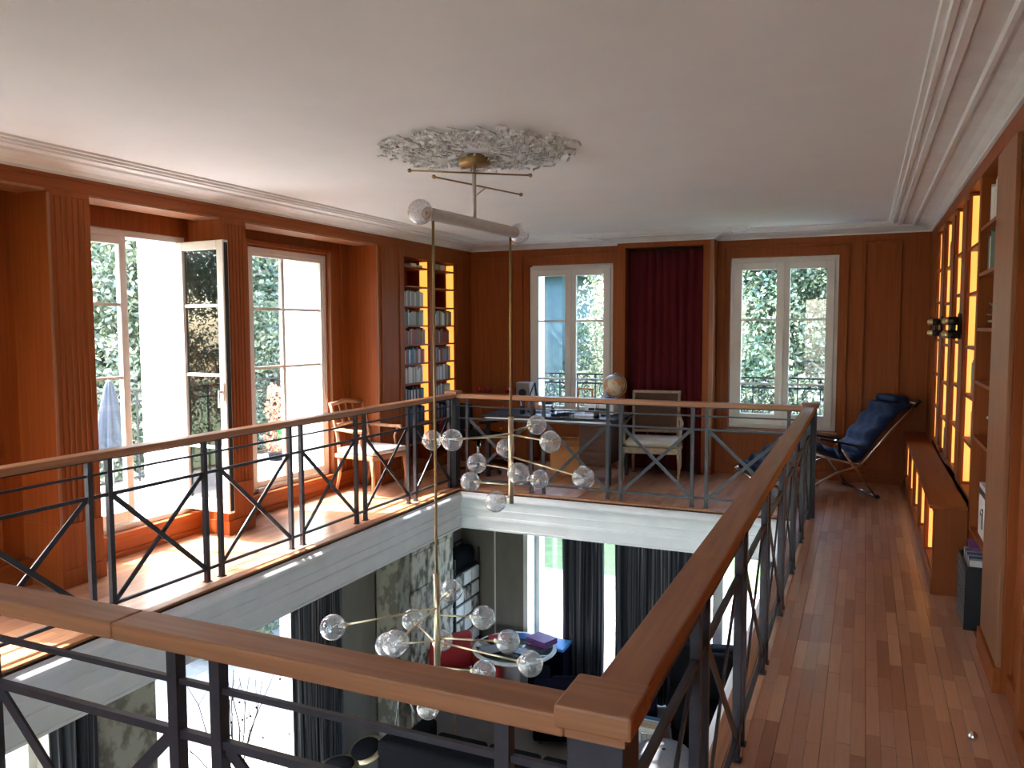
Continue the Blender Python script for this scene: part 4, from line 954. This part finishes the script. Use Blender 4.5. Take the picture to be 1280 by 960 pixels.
for i in range(NP + 1):
    tt = i / NP; p = samp(tt); d = (samp(min(1, tt + .01)) - samp(max(0, tt - .01))).normalized(); n = Vector((d.z, 0, -d.x)); n = n if n.z > 0 else -n
    puff = .06 * (abs(math.sin(tt * PI * 14)) ** .7) + .018; row = []
    for j in range(NYY + 1):
        v_ = j / NYY; ed = min(1, 6 * v_, 6 * (1 - v_)) ** .5; q = .8 + .2 * abs(math.sin(v_ * PI * 3)) ** .5
        row.append(b.bm.verts.new(p + n * (puff * ed * q + (.02 if tt < .12 else 0)) + Vector((0, (v_ - .5) * .56, 0))))
    lowr = [b.bm.verts.new(p - n * .012 + Vector((0, s, 0))) for s in (.27, -.27)]
    rows.append(row + lowr)
for A, C in zip(rows, rows[1:]):
    for k in range(len(A)): b.bm.faces.new([A[k], A[(k + 1) % len(A)], C[(k + 1) % len(A)], C[k]]).smooth = True
b.bm.faces.new(rows[0]); b.bm.faces.new(rows[-1][::-1])
b.obj('cushion', 'cushion_navy', lo)
for s in (-.3, .3):
    b = B(); b.tube([(.56, s, .93), (.3, s, .66), (.0, s, .31)], .013, 10); b.obj('back_frame', 'chrome', lo)
    b = B(); b.tube([(.02, s, .33), (-.28, s, .39), (-.5, s, .46)], .013, 10); b.obj('seat_frame', 'chrome', lo)
    b = B(); b.tube([(-.5, s, .46), (-.78, s, .33), (-1.06, s, .2)], .013, 10); b.obj('foot_frame', 'chrome', lo)
    b = B(); b.tube([(-.25, s, .58), (-.12, s, .4), (.16, s, .03)], .013, 10); b.obj('leg', 'chrome', lo)
    b = B(); b.tube([(.06, s, .34), (-.25, s, .25), (-.62, s, .03)], .013, 10); b.obj('leg', 'chrome', lo)
    b = B(); b.bar((.08, s * 1.05, .50), (-.42, s * 1.05, .60), .045, .022); b.obj('arm_rest', 'plastic_black', lo, bevel=.006)
    b = B(); b.bar((-.22, s * 1.02, .56), (-.2, s * 1.02, .44), .03, .02); b.obj('joint', 'plastic_black', lo)
    b = B(); b.bar((.54, s, .9), (.6, s, .965), .03); b.obj('end_grip', 'plastic_black', lo)
for x in (.165, -.62):
    b = B(); b.tube([(x, -.34, .018), (x, .34, .018)], .0155, 12); fb = b.obj('ground_bar', 'chrome', lo)
    for s in (-.34, .34):
        b = B(); b.tube([(x, s - .03, .019), (x, s + .03, .019)], .019, 10); b.obj('end_cap', 'plastic_black', fb)
b = B(); b.tube([(.565, -.3, .935), (.565, .3, .935)], .013, 10); b.tube([(-1.06, -.3, .2), (-1.06, .3, .2)], .013, 10); b.obj('cross_tube', 'chrome', lo)
b = B(); b.boxr(.4, .56, -.2, .2, .93, 1.0, .03, 3); b.obj('head_pillow', 'cushion_navy', lo, smooth=True)
# ================================================================== LOWER ROOM
drape('striped_curtain', (-4.79, 5.80), (-4.79, 6.56), ZL + .01, -.46, 7, .04, 'curtain_striped', seed=1, label='dark striped curtain hanging left of the stone chimney in the lower room', cat='curtain')
drape('striped_curtain', (-4.79, 3.38), (-4.79, 3.72), ZL + .01, -.46, 4, .04, 'curtain_striped', seed=5, label='narrow gathered striped curtain beside the stone pier in the lower room', cat='curtain')
drape('striped_curtain', (-3.43, 9.34), (-2.88, 9.34), ZL + .01, -.46, 6, .045, 'curtain_striped', seed=2, label='dark striped curtain bunched between two far garden doors of the lower room', cat='curtain')
drape('striped_curtain', (-2.74, 9.34), (-1.62, 9.34), ZL + .01, -.46, 11, .045, 'curtain_striped', seed=8, label='widest dark striped curtain at the right of the far lower wall', cat='curtain')
drape('striped_curtain', (-.98, 9.34), (-.4, 9.34), ZL + .01, -.46, 6, .045, 'curtain_striped', seed=9, label='dark striped curtain at the far right end of the lower wall', cat='curtain')
cb_ = thing('chimney_breast', 'rough grey-veined stone chimney rising against the left lower wall', 'chimney', (-4.7, 7.97, ZL))
b = B(); b.box(-4.895, -4.62, 7.34, 7.62, ZL + .001, -.46); b.obj('side_slab', 'stone', cb_, world=True, bevel=.01)
rg = random.Random(4)
z = ZL + .001
while z < -.5:
    h = rg.uniform(.32, .5); z1 = min(z + h, -.46); y = 7.625
    while y < 8.6:
        y1 = min(y + rg.uniform(.3, .5), 8.6)
        b = B(); b.box(-4.895, -4.60 + rg.uniform(-.015, .02), y + .002, y1 - .002, z, z1 - .003); b.obj('stone_slab', 'marble', cb_, world=True, bevel=.008); y = y1
    z = z1
rk = thing('magazine_rack', 'black metal rack of white file boxes in the far left corner below', 'rack', (-4.75, 9.0, ZL))
b = B()
for y in (8.68, 9.36):
    for x in (-4.87, -4.62): b.box(x - .012, x + .012, y - .012, y + .012, ZL + .001, -1.2)
b.obj('upright', 'iron_black', rk, world=True)
fz = [ZL + .1 + k * .2 for k in range(8)]
for z in fz:
    b = B(); b.box(-4.88, -4.6, 8.67, 9.37, z - .012, z); b.obj('shelf', 'iron_black', rk, world=True)
for i, z in enumerate(fz[:-1]):
    for j in range(3):
        b = B(); y0 = 8.70 + j * .222; b.boxr(-4.86, -4.605, y0, y0 + .2, z + .001, z + .165, .006); b.obj('file_box', 'paper' if (i + j) % 3 else 'marble', label='pale file box, %s from left, %s shelf up, black corner rack below' % (ORD[j], ORD[i]), cat='box', group='file boxes in the corner rack')
t = thing('leather_bag', 'black rounded leather bag on top of the file box rack', 'bag', (-4.74, 9.02, fz[-1] + .001))
b = B(); b.boxr(-.12, .12, -.28, .28, 0, .26, .09, 4); b.obj('bag_body', 'leather_black', t, smooth=True)
b = B(); b.tube([(0, -.12, .25), (0, -.1, .34), (0, .1, .34), (0, .12, .25)], .012, 8); b.obj('handle', 'leather_black', t)

def sofa(name, label, loc, rz, L_, m='sofa_navy', dep=.9, hb=.75, cat='sofa', n=2):
    t = thing(name, label, cat, loc, rz); h = L_ / 2
    b = B(); b.boxr(-h, h, -dep / 2, dep / 2, .08, .3, .03); b.obj('base', m, t)
    for k in range(n):
        w_ = (L_ - .36) / n; x0 = -h + .18 + k * w_
        b = B(); b.boxr(x0 + .004, x0 + w_ - .004, -dep / 2 - .01, dep / 2 - .26, .302, .45, .05, 3); b.obj('seat_cushion', m, t, smooth=True)
        b = B(); b.boxr(x0 + .004, x0 + w_ - .004, dep / 2 - .34, dep / 2 - .2, .45, hb - .02, .05, 3); b.obj('back_cushion', m, t, smooth=True)
    b = B(); b.boxr(-h, h, dep / 2 - .2, dep / 2, .3, hb, .05, 3); b.obj('backrest', m, t, smooth=True)
    for s in (-1, 1):
        b = B(); x0, x1 = sorted((s * h, s * (h - .175))); b.boxr(x0, x1, -dep / 2, dep / 2 - .21, .3, .58, .05, 3); b.obj('arm', m, t, smooth=True)
        for q in (-.35, .35):
            b = B(); b.lathe([(0, 0), (.02, 0), (.025, .08), (0, .08)], (s * (h - .08), q * dep, 0), 10); b.obj('foot', 'chrome', t)
    return t
Z0 = ZL + .001
sofa('sofa', 'black-blue fabric sofa under the far striped curtains', (-2.72, 8.45, Z0), math.radians(200), 1.35, hb=.72)
sofa('sofa', 'long black-blue sofa nearest below the front handrail', (-3.05, 6.55, Z0), math.radians(180), 2.1, 'leather_black', hb=.74, n=3)
sofa('club_chair', 'tall black armchair below the right-hand handrail', (-1.45, 8.72, Z0), math.radians(15), .85, 'leather_black', dep=.8, hb=.98, cat='armchair', n=1)
t = thing('pouf', 'round grey upholstered pouf below the right-hand handrail', 'pouf', (-1.72, 7.62, Z0))
b = B(); b.lathe([(0, 0), (.26, 0), (.29, .04), (.29, .34), (.26, .39), (.1, .41), (0, .41)], seg=28); b.obj('pouf_body', 'fabric_grey', t)
b = B(); b.tube([(.291 * math.cos(k * PI / 12), .291 * math.sin(k * PI / 12), .33) for k in range(25)], .006, 6); b.lathe([(0, 0), (.02, .003), (.0, .01)], (0, 0, .41), 10); b.obj('piping', 'leather_black', t)
t = thing('magazine_basket', 'wire basket crammed with magazines beside the grey pouf', 'basket', (-1.95, 8.0, Z0))
b = B()
for k in range(7):
    u = -.18 + k * .06; b.tube([(u, -.14, .4), (u, -.12, 0.01), (u, .12, .01), (u, .14, .4)], .004, 5)
for z in (.1, .25, .4): b.tube([(-.19, -.13, z), (.19, -.13, z), (.19, .13, z), (-.19, .13, z), (-.19, -.13, z)], .005, 5)
b.obj('wire_frame', 'chrome', t)
for k in range(6):
    y = -.09 + k * .035; b = B(); b.box(-.15, .15, y - .008, y + .008, .015, .44 + .02 * (k % 3)); b.obj('magazine', ('paper', 'book_tan', 'book_grey', 'fabric_red', 'paper', 'book_blue')[k], t)
# red armchair
t = thing('red_armchair', 'small red upholstered armchair in front of the stone chimney', 'armchair', (-4.22, 8.12, Z0), math.radians(60))
b = B(); b.boxr(-.3, .3, -.3, .3, .3, .46, .05, 3); b.obj('seat', 'fabric_red', t, smooth=True)
b = B(); b.boxr(-.3, .3, .22, .34, .46, .92, .05, 3); b.obj('backrest', 'fabric_red', t, smooth=True)
for s in (-1, 1):
    b = B(); x0, x1 = sorted((s * .3, s * .38)); b.boxr(x0, x1, -.28, .3, .3, .62, .035, 3); b.obj('arm', 'fabric_red', t, smooth=True)
    for q in (-.25, .25):
        b = B(); b.tube([(s * .28, q, .3), (s * .3, q * 1.1, 0)], [.018, .012], 8); b.obj('leg', 'chair_wood', t)
# round table with clutter
TX, TY, TT = -3.82, 8.72, -2.2
t = thing('round_table', 'round pale-edged table on a white pedestal crowded with books below', 'table', (TX, TY, Z0))
b = B(); b.lathe([(0, .665), (.5, .665), (.515, .675), (.515, .688), (.5, .698), (0, .698)], seg=40); b.obj('table_top', 'paper', t)
b = B(); b.lathe([(0, .699), (.47, .699), (.47, .7), (0, .7)], seg=40); b.obj('glass_inlay', 'table_glass', t)
b = B(); b.boxr(-.13, .13, -.13, .13, 0, .66, .02); b.boxr(-.26, .26, -.26, .26, 0, .03, .01); b.obj('pedestal', 'paper', t)
TZT = ZL + .7022
for nm, m, x, y, w_, d_, h, rz, lb, ct in [
    ('binder', 'purple', .26, .25, .3, .24, .07, -.35, 'purple binder lying at the right side of the round lower table', 'binder'),
    ('folder', 'fabric_red', -.28, .15, .26, .2, .02, .5, 'red folder on the left side of the round lower table', 'folder'),
    ('notebook', 'blue_plastic', -.05, .3, .22, .16, .02, .2, 'dark blue notebook at the back of the round lower table', 'notebook'),
    ('tablet', 'plastic_black', .16, -.12, .24, .17, .012, -.2, 'black-rimmed tablet at the front of the round lower table', 'tablet'),
    ('magazine', 'book_grey', -.2, -.16, .28, .2, .012, .9, 'grey magazine at the front left of the round lower table', 'magazine')]:
    b = B(); b.boxr(-w_ / 2, w_ / 2, -d_ / 2, d_ / 2, 0, h, .002)
    if nm == 'tablet': 
        rt_ = thing('tablet', lb, ct, (TX + x, TY + y, TZT), rz); b.obj('case', m, rt_); b = B(); b.box(-.105, .105, -.07, .07, .0125, .0135); b.obj('screen', 'paper_blue', rt_)
    elif nm == 'binder':
        rt_ = thing('binder', lb, ct, (TX + x, TY + y, TZT), rz); b.obj('cover', m, rt_); b = B(); b.box(-.152, -.15, -.11, .11, .008, .062); b.obj('page_block', 'paper', rt_)
    else:
        o = b.obj(nm, m, label=lb, cat=ct); place(o, (TX + x, TY + y, TZT), rz)
t = thing('storage_chest', 'navy storage chest by the far garden door, its lit top painted bright blue', 'chest', (-3.5, 9.08, Z0))
b = B(); b.boxr(-.26, .24, -.16, .16, 0, .64, .02); b.obj('chest_body', 'sofa_navy', t)
b = B(); b.boxr(-.265, .245, -.165, .165, .641, .68, .012); b.obj('lid', 'blue_lit_top', t)  # brighter blue paints the light falling on the chest top
# telescope on tripod
t = thing('telescope', 'black telescope tilted up on a thin tripod beside the striped curtain', 'telescope', (-4.35, 6.95, Z0), math.radians(40))
for k in range(3):
    a = k * 2 * PI / 3; b = B(); b.tube([(0, 0, .95), (.32 * math.cos(a), .32 * math.sin(a), 0)], [.012, .009], 8); b.obj('leg', 'chrome', t)
b = B(); b.tube([(0, -.3, .88), (0, .25, 1.12)], .03, 16); b.tube([(0, .25, 1.12), (0, .36, 1.17)], .038, 16); b.tube([(0, -.3, .88), (0, -.36, .855)], .014, 10); b.obj('tube', 'plastic_black', t)
b = B(); b.sphere((0, 0, .97), .03, 12, 8); b.obj('mount', 'chrome', t)
# chrome lounge chair with two black oval pads
t = thing('oval_lounge_chair', 'pale-rimmed lounge chair with two black oval pads by the striped curtain', 'lounge chair', (-4.32, 6.02, Z0), math.radians(-25))
for (cy, cz, an, ln) in ((-.14, .52, .1, .2), (.16, .58, .38, .18)):
    M_ = Matrix.Translation((0, cy, cz)) @ Matrix.Rotation(an, 4, 'X')
    b = B(); b.sphere((0, 0, 0), 1, 20, 12, (.2, ln, .03)); bmesh.ops.transform(b.bm, matrix=M_, verts=b.bm.verts[:]); sh = b.obj('shell', 'brass_pale', t)
    b = B(); b.sphere((0, 0, .018), 1, 20, 12, (.15, ln * .78, .03)); bmesh.ops.transform(b.bm, matrix=M_, verts=b.bm.verts[:]); b.obj('pad', 'leather_black', sh)
b = B(); b.tube([(0, -.02, .46), (0, 0, .06)], .02, 10)
for k in range(4): a = PI / 4 + k * PI / 2; b.tube([(0, 0, .08), (.26 * math.cos(a), .26 * math.sin(a), .012)], .012, 8)
b.obj('swivel_base', 'chrome', t)
t = thing('twig_plant', 'tall bare branching twig plant in a pot by the lower garden door', 'plant', (-4.55, 4.75, Z0))
b = B(); b.lathe([(0, 0), (.13, 0), (.17, .3), (.15, .3), (.12, .24), (0, .24)], seg=18); b.obj('pot', 'iron_black', t)
b = B(); rg = random.Random(9)
for k in range(9):
    p = Vector((0, 0, .24)); pts = [p]; d = Vector((rg.uniform(-.2, .2), rg.uniform(-.25, .25), 1))
    for j in range(6): p = p + d.normalized() * .27; d += Vector((rg.uniform(-.4, .4), rg.uniform(-.4, .4), 0)); pts.append(p)
    b.tube(pts, [.009, .008, .007, .006, .005, .004, .002], 5)
    for j in range(3): q = pts[3 + j]; b.tube([q, q + Vector((rg.uniform(-.2, .2), rg.uniform(-.2, .2), .15))], .003, 4)
b.obj('stem', 'iron_black', t)
b = B()
for k in range(26): c = Vector((rg.uniform(-.35, .35), rg.uniform(-.35, .35), rg.uniform(1.2, 1.85))); b.sphere(c, .009, 5, 4)
o = b.obj('bud', 'leather_black', t); o['kind'] = 'stuff'

# ================================================================== OUTSIDE
b = B(); b.box(-60, 60, -40, 70, -3.4, -3.1); S('ground', b, 'lawn')
b = B(); b.box(-12.5, 3, -6, 14.4, -3.1, -3.02); S('terrace', b, 'terrace_joint')
b = B()
for i in range(12):
    for j in range(32): b.box(-12.4 + i * .6 + .004, -12.4 + i * .6 + .596, -5 + j * .6 + .004, -5 + j * .6 + .596, -3.02, -3.0)
for i in range(12):
    for j in range(7): b.box(-5.2 + i * .6 + .004, -5.2 + i * .6 + .596, 10.1 + j * .6 + .004, 10.1 + j * .6 + .596, -3.02, -3.0)
o = b.obj('terrace_paving', 'terrace_stone'); tag(o, 'pale square paving slabs of the garden terrace', 'paving', kind='stuff')
b = B(); b.box(-7.15, -5.651, -3, 9.99, -.12, .06); S('balcony', b, 'render_white')
b = B()
for i in range(3):
    for j in range(26): b.box(-7.13 + i * .49, -7.13 + i * .49 + .484, -3 + j * .5, -3 + j * .5 + .494, .06, .072)
o = b.obj('balcony_tiles', 'balcony_tile'); tag(o, 'pale floor tiles of the balcony outside the left windows', 'tiles', kind='stuff')
def scroll_rail(label, ax, c, u0, u1, zb, zt, step=.34):
    p0 = P2(ax, u0, c, zb); t = thing('scroll_railing', label, 'railing', p0)
    for z in (zb + .05, zt - .12, zt):
        b = B(); b.bar(P2(ax, u0, c, z), P2(ax, u1, c, z), .022); b.obj('rail', 'iron_black', t, world=True)
    n = max(1, round((u1 - u0) / step)); st = (u1 - u0) / n
    for i in range(n + 1):
        u = u0 + i * st; b = B(); b.bar(P2(ax, u, c, zb), P2(ax, u, c, zt), .016, roll=(1, .01, 0)); b.obj('upright', 'iron_black', t, world=True)
        if i == n: break
        m = u + st / 2; zm = (zb + .05 + zt - .12) / 2; hh = (zt - .17 - zb) / 2
        b = B()
        for s in (-1, 1):
            pts = []
            for k in range(22):
                a = k / 21 * 3.6 * PI; r = .025 + .1 * (k / 21) * st / .34
                pts.append(P2(ax, m + s * (r * math.cos(a)) * .8, c, zm + s * (hh * .48 - r * math.sin(a) * 1.1)))
            b.tube(pts, .006, 5)
        b.tube([P2(ax, m - .06, c, zt - .06 + .0), P2(ax, m, c, zt - .02), P2(ax, m + .06, c, zt - .06), P2(ax, m, c, zt - .1), P2(ax, m - .06, c, zt - .06)], .006, 5)
        b.obj('scroll', 'iron_black', t, world=True)
scroll_rail('black wrought-iron scroll railing of the balcony outside the left windows', 'y', -7.05, 2.0, 9.9, .073, 1.05)
scroll_rail('black scroll railing outside the far window behind the globe', 'x', 10.12, -4.0, -2.75, .57, 1.08, .26)
scroll_rail('black scroll railing outside the far window behind the lounger', 'x', 10.12, -1.49, -.2, .57, 1.08, .26)
for a in (-4.05, -1.55):
    b = B(); b.box(a, a + 1.42, 10.0, 10.22, .49, .569); S('window_ledge', b, 'render_white')
# balcony plants and folded parasol
def quadcloud(n, fn, size, seed):
    r = np.random.default_rng(seed); P = fn(n, r); n = len(P)
    a = r.normal(size=(n, 3)); a /= np.linalg.norm(a, axis=1)[:, None]; q = r.normal(size=(n, 3)); c = np.cross(a, q); c /= np.linalg.norm(c, axis=1)[:, None]; d = np.cross(a, c)
    s = size * r.uniform(.6, 1.3, n)[:, None]
    V = np.stack([P - c * s * .9, P - d * s * .45, P + c * s * .9, P + d * s * .45], 1).reshape(-1, 3)
    return V, np.arange(4 * n).reshape(-1, 4)
def cloud_obj(name, V, F, m, parent=None):
    me = bpy.data.meshes.new(name); me.from_pydata(V.tolist(), [], F.tolist()); me.materials.append(MATS[m]); me.update()
    o = bpy.data.objects.new(name, me); COL.objects.link(o)
    if parent is not None: o.parent = parent
    return o
def ell(cs):
    def f(n, r):
        out = []
        for (x, y, z, a, b_, c_) in cs:
            k = int(n / len(cs)); v = r.normal(size=(k, 3)); v /= np.linalg.norm(v, axis=1)[:, None]; rad = r.uniform(.55, 1.0, k)[:, None] ** .6
            out.append(v * rad * np.array([a, b_, c_]) + np.array([x, y, z]))
        return np.concatenate(out)
    return f
for k, (x, y, m, lb, h) in enumerate([(-6.75, 7.36, 'leaf_bright', 'bright green potted shrub on the balcony left of the red-leaved plant', .75), (-6.62, 7.78, 'leaf_red', 'red and cream leaved plant trained up in a pot on the balcony', .85), (-6.8, 8.25, 'leaf_bright', 'bright green potted shrub on the balcony right of the red-leaved plant', .65), (-6.7, 5.0, 'leaf_bright', 'green potted shrub on the balcony outside the open casement', .4)]):
    t = thing('potted_plant', lb, 'plant', (x, y, .073))
    b = B(); b.lathe([(0, 0), (.08, 0), (.1, .1), (.105, .1), (.105, .12), (.09, .12), (.08, .1), (0, .1)], seg=18); b.obj('pot', 'iron_black', t)
    b = B()
    for j in range(4): b.tube([(0, 0, .1), (.03 * math.cos(j * 1.6), .03 * math.sin(j * 1.6), h * .5), (.07 * math.cos(j * 1.6), .07 * math.sin(j * 1.6), h)], .006, 5)
    b.obj('stem', 'bark', t)
    V, F = quadcloud(420, ell([(0, 0, .1 + h * .22, .15, .15, h * .26), (0, 0, .15 + h * .62, .12, .12, h * .34)]), .035, k); cloud_obj('foliage', V, F, m, t)
t = thing('folded_parasol', 'folded grey-blue parasol standing on the balcony outside the open window', 'parasol', (-6.85, 5.62, .073))
b = B(); b.lathe([(0, 0), (.18, 0), (.18, .04), (.03, .06), (0, .06)], seg=18); b.obj('base', 'stone', t)
b = B(); b.tube([(0, 0, .05), (0, 0, 1.16)], .014, 8); b.obj('pole', 'chrome', t)
b = B(); R_ = []
for z, r in ((.36, .13), (.4, .14), (.6, .11), (.85, .07), (1.05, .035), (1.12, .012)):
    R_.append([b.bm.verts.new((r * (1 + .28 * math.cos(8 * a)) * math.cos(a), r * (1 + .28 * math.cos(8 * a)) * math.sin(a), z)) for a in [k * 2 * PI / 32 for k in range(32)]])
for A, C in zip(R_, R_[1:]):
    for k in range(32): b.bm.faces.new([A[k], A[(k + 1) % 32], C[(k + 1) % 32], C[k]]).smooth = True
b.bm.faces.new(R_[-1]); b.obj('canopy', 'parasol_cloth', t)
# house glimpsed behind the trees
t = thing('garden_house', 'pale blue house half hidden behind trees beyond the far left window', 'house', (-10.3, 26.0, -3.1))
b = B(); b.box(-2.9, .75, 0, 4, 0, 6.6); b.obj('wall', 'house_blue', t)
b = B(); b.prism([(-.4, 6.6), (4.4, 6.6), (2, 8.2)], 'x', -3.2, 1.1); b.obj('roof', 'roof_slate', t)
for x in (-2.2, -1.0):
    for z in (1.0, 3.9):
        b = B(); b.box(x - .35, x + .25, -.05, 0, z, z + 1.3); wn = b.obj('window', 'window_white', t)
        b = B(); b.box(x - .28, x + .18, -.06, -.051, z + .07, z + 1.23); b.obj('pane', 'pane_dark', wn)
# trees: real crowns at real distances
def crownset(seed, k, R, H):
    r = random.Random(seed); out = []
    for i in range(k):
        a = r.uniform(0, 6.28); h = r.uniform(.18, 1.0); q = R * r.uniform(.25, .75) * math.sin(PI * min(.95, .25 + .7 * h)); s = R * r.uniform(.28, .48)
        out.append((q * math.cos(a), q * math.sin(a), H * h, s, s, s * .75))
    return out
def make_tree(seed, H, R, m, n, size, label):
    t = thing('tree', label, 'tree', (0, 0, 0))
    b = B(); rr_ = random.Random(seed); b.tube([(0, 0, 0), (.1, .05, H * .3), (-.05, .1, H * .6), (0, 0, H * .9)], [.2, .16, .11, .03], 8)
    for k in range(7):
        z = H * (.25 + .09 * k); a = rr_.uniform(0, 6.28); b.tube([(0, .05, z), (R * .3 * math.cos(a), R * .3 * math.sin(a), z + .5), (R * .6 * math.cos(a), R * .6 * math.sin(a), z + .9)], [.07, .05, .02], 6)
    b.obj('trunk', 'bark', t)
    V, F = quadcloud(n, ell(crownset(seed, 26, R, H)), size, seed); cloud_obj('foliage', V, F, m, t); return t
protos = [make_tree(21, 10.5, 3.0, 'leaf_green', 30000, .06, 'x'), make_tree(22, 9.0, 2.7, 'leaf_dark', 30000, .058, 'x'), make_tree(23, 5.6, 2.1, 'leaf_pale', 20000, .055, 'x')]
index_kids()
# (heading in degrees left of straight ahead along the room, distance, kind, size)
TP = [(-60, 14, 1, 1), (-54, 12.5, 2, 1), (-51, 17, 0, 1.05), (-47.5, 13.5, 0, .9), (-45, 18, 1, 1.1), (-42.5, 14, 2, .9), (-40, 15.5, 1, 1.05), (-36, 19, 0, 1.1), (-31, 20, 1, 1.1), (-31, 24, 1, 1.1), (-29, 22, 2, 1.2), (-15.8, 21, 2, 1.05), (-11.5, 22, 0, 1.1), (-14.5, 24, 1, .9), (-9.5, 21, 1, 1.2), (-8, 20.5, 2, 1.25), (-4.5, 22, 1, 1.2), (-3.4, 21, 0, .9), (0, 21, 2, 1.2), (4, 21, 1, 1.1), (-57, 22, 1, 1.3), (-49, 24, 1, 1.3), (-41, 25, 1, 1.35), (-23, 40, 1, 1.5), (-12, 28, 0, 1.4), (-6, 29, 0, 1.4), (-1, 28, 1, 1.4), (-33.5, 27, 0, 1.4), (-70, 20, 1, 1.2), (-80, 21, 0, 1.1), (-90, 22, 1, 1.2), (-101, 22, 0, 1.1), (-112, 21, 1, 1.2), (-122, 20, 1, 1.1), (-132, 19, 0, 1.1), (-142, 19, 1, 1.2), (-152, 20, 1, 1.1)]
kn = ['broad green tree', 'dark dense tree', 'pale-leaved bushy tree']; used = set()
for i, (a, d, k, s) in enumerate(TP):
    x, y = d * math.sin(math.radians(a)), d * math.cos(math.radians(a))
    o = protos[k] if k not in used else copy_tree(protos[k]); used.add(k)
    o.location = (x, y, -3.1); o.rotation_euler = (0, 0, i * 1.3); o.scale = (s, s, s)
    zone = 'left of the house' if a < -62 else 'through the left windows' if a < -34 else 'through the far window behind the globe' if a < -13 else 'through the far window behind the lounger'
    z_ = [q for q in TP if (q[0] < -62) == (a < -62) and (q[0] < -34) == (a < -34) and (q[0] < -13) == (a < -13) and q[2] == k]; z_.sort(key=lambda q: q[0]); r_ = z_.index((a, d, k, s))
    tag(o, '%s %s, %s from left' % (kn[k], zone, ORD[r_]), 'tree', 'garden trees beyond the house')
rg = random.Random(17); kb = None
hedge = None
for i in range(16):
    a = -60 + i * 4.4; d = 12.2 + (i % 3) * 1.1 + (9 if a > -34 else 0); x, y = d * math.sin(math.radians(a)), d * math.cos(math.radians(a))
    if hedge is None:
        t = thing('garden_shrub', 'x', 'shrub', (0, 0, 0)); V, F = quadcloud(2600, ell([(0, 0, .8, .9, .9, .8), (.6, .2, .6, .6, .6, .6), (-.6, -.1, .6, .6, .6, .6)]), .06, 77); cloud_obj('foliage', V, F, 'leaf_green', t)
        b = B()
        for j in range(5): b.tube([(0, 0, 0), (.4 * math.cos(j * 1.3), .4 * math.sin(j * 1.3), 1)], .02, 5)
        b.obj('stem', 'bark', t); hedge = t; index_kids()
    else: t = copy_tree(hedge)
    t.location = (x, y, -3.1); t.rotation_euler = (0, 0, i * 2.1); t.scale = (1.1, 1.1, 1.2)
    tag(t, 'rounded green shrub at the lawn edge outside, %s from the left' % ORD[i], 'shrub', 'shrubs along the lawn edge')
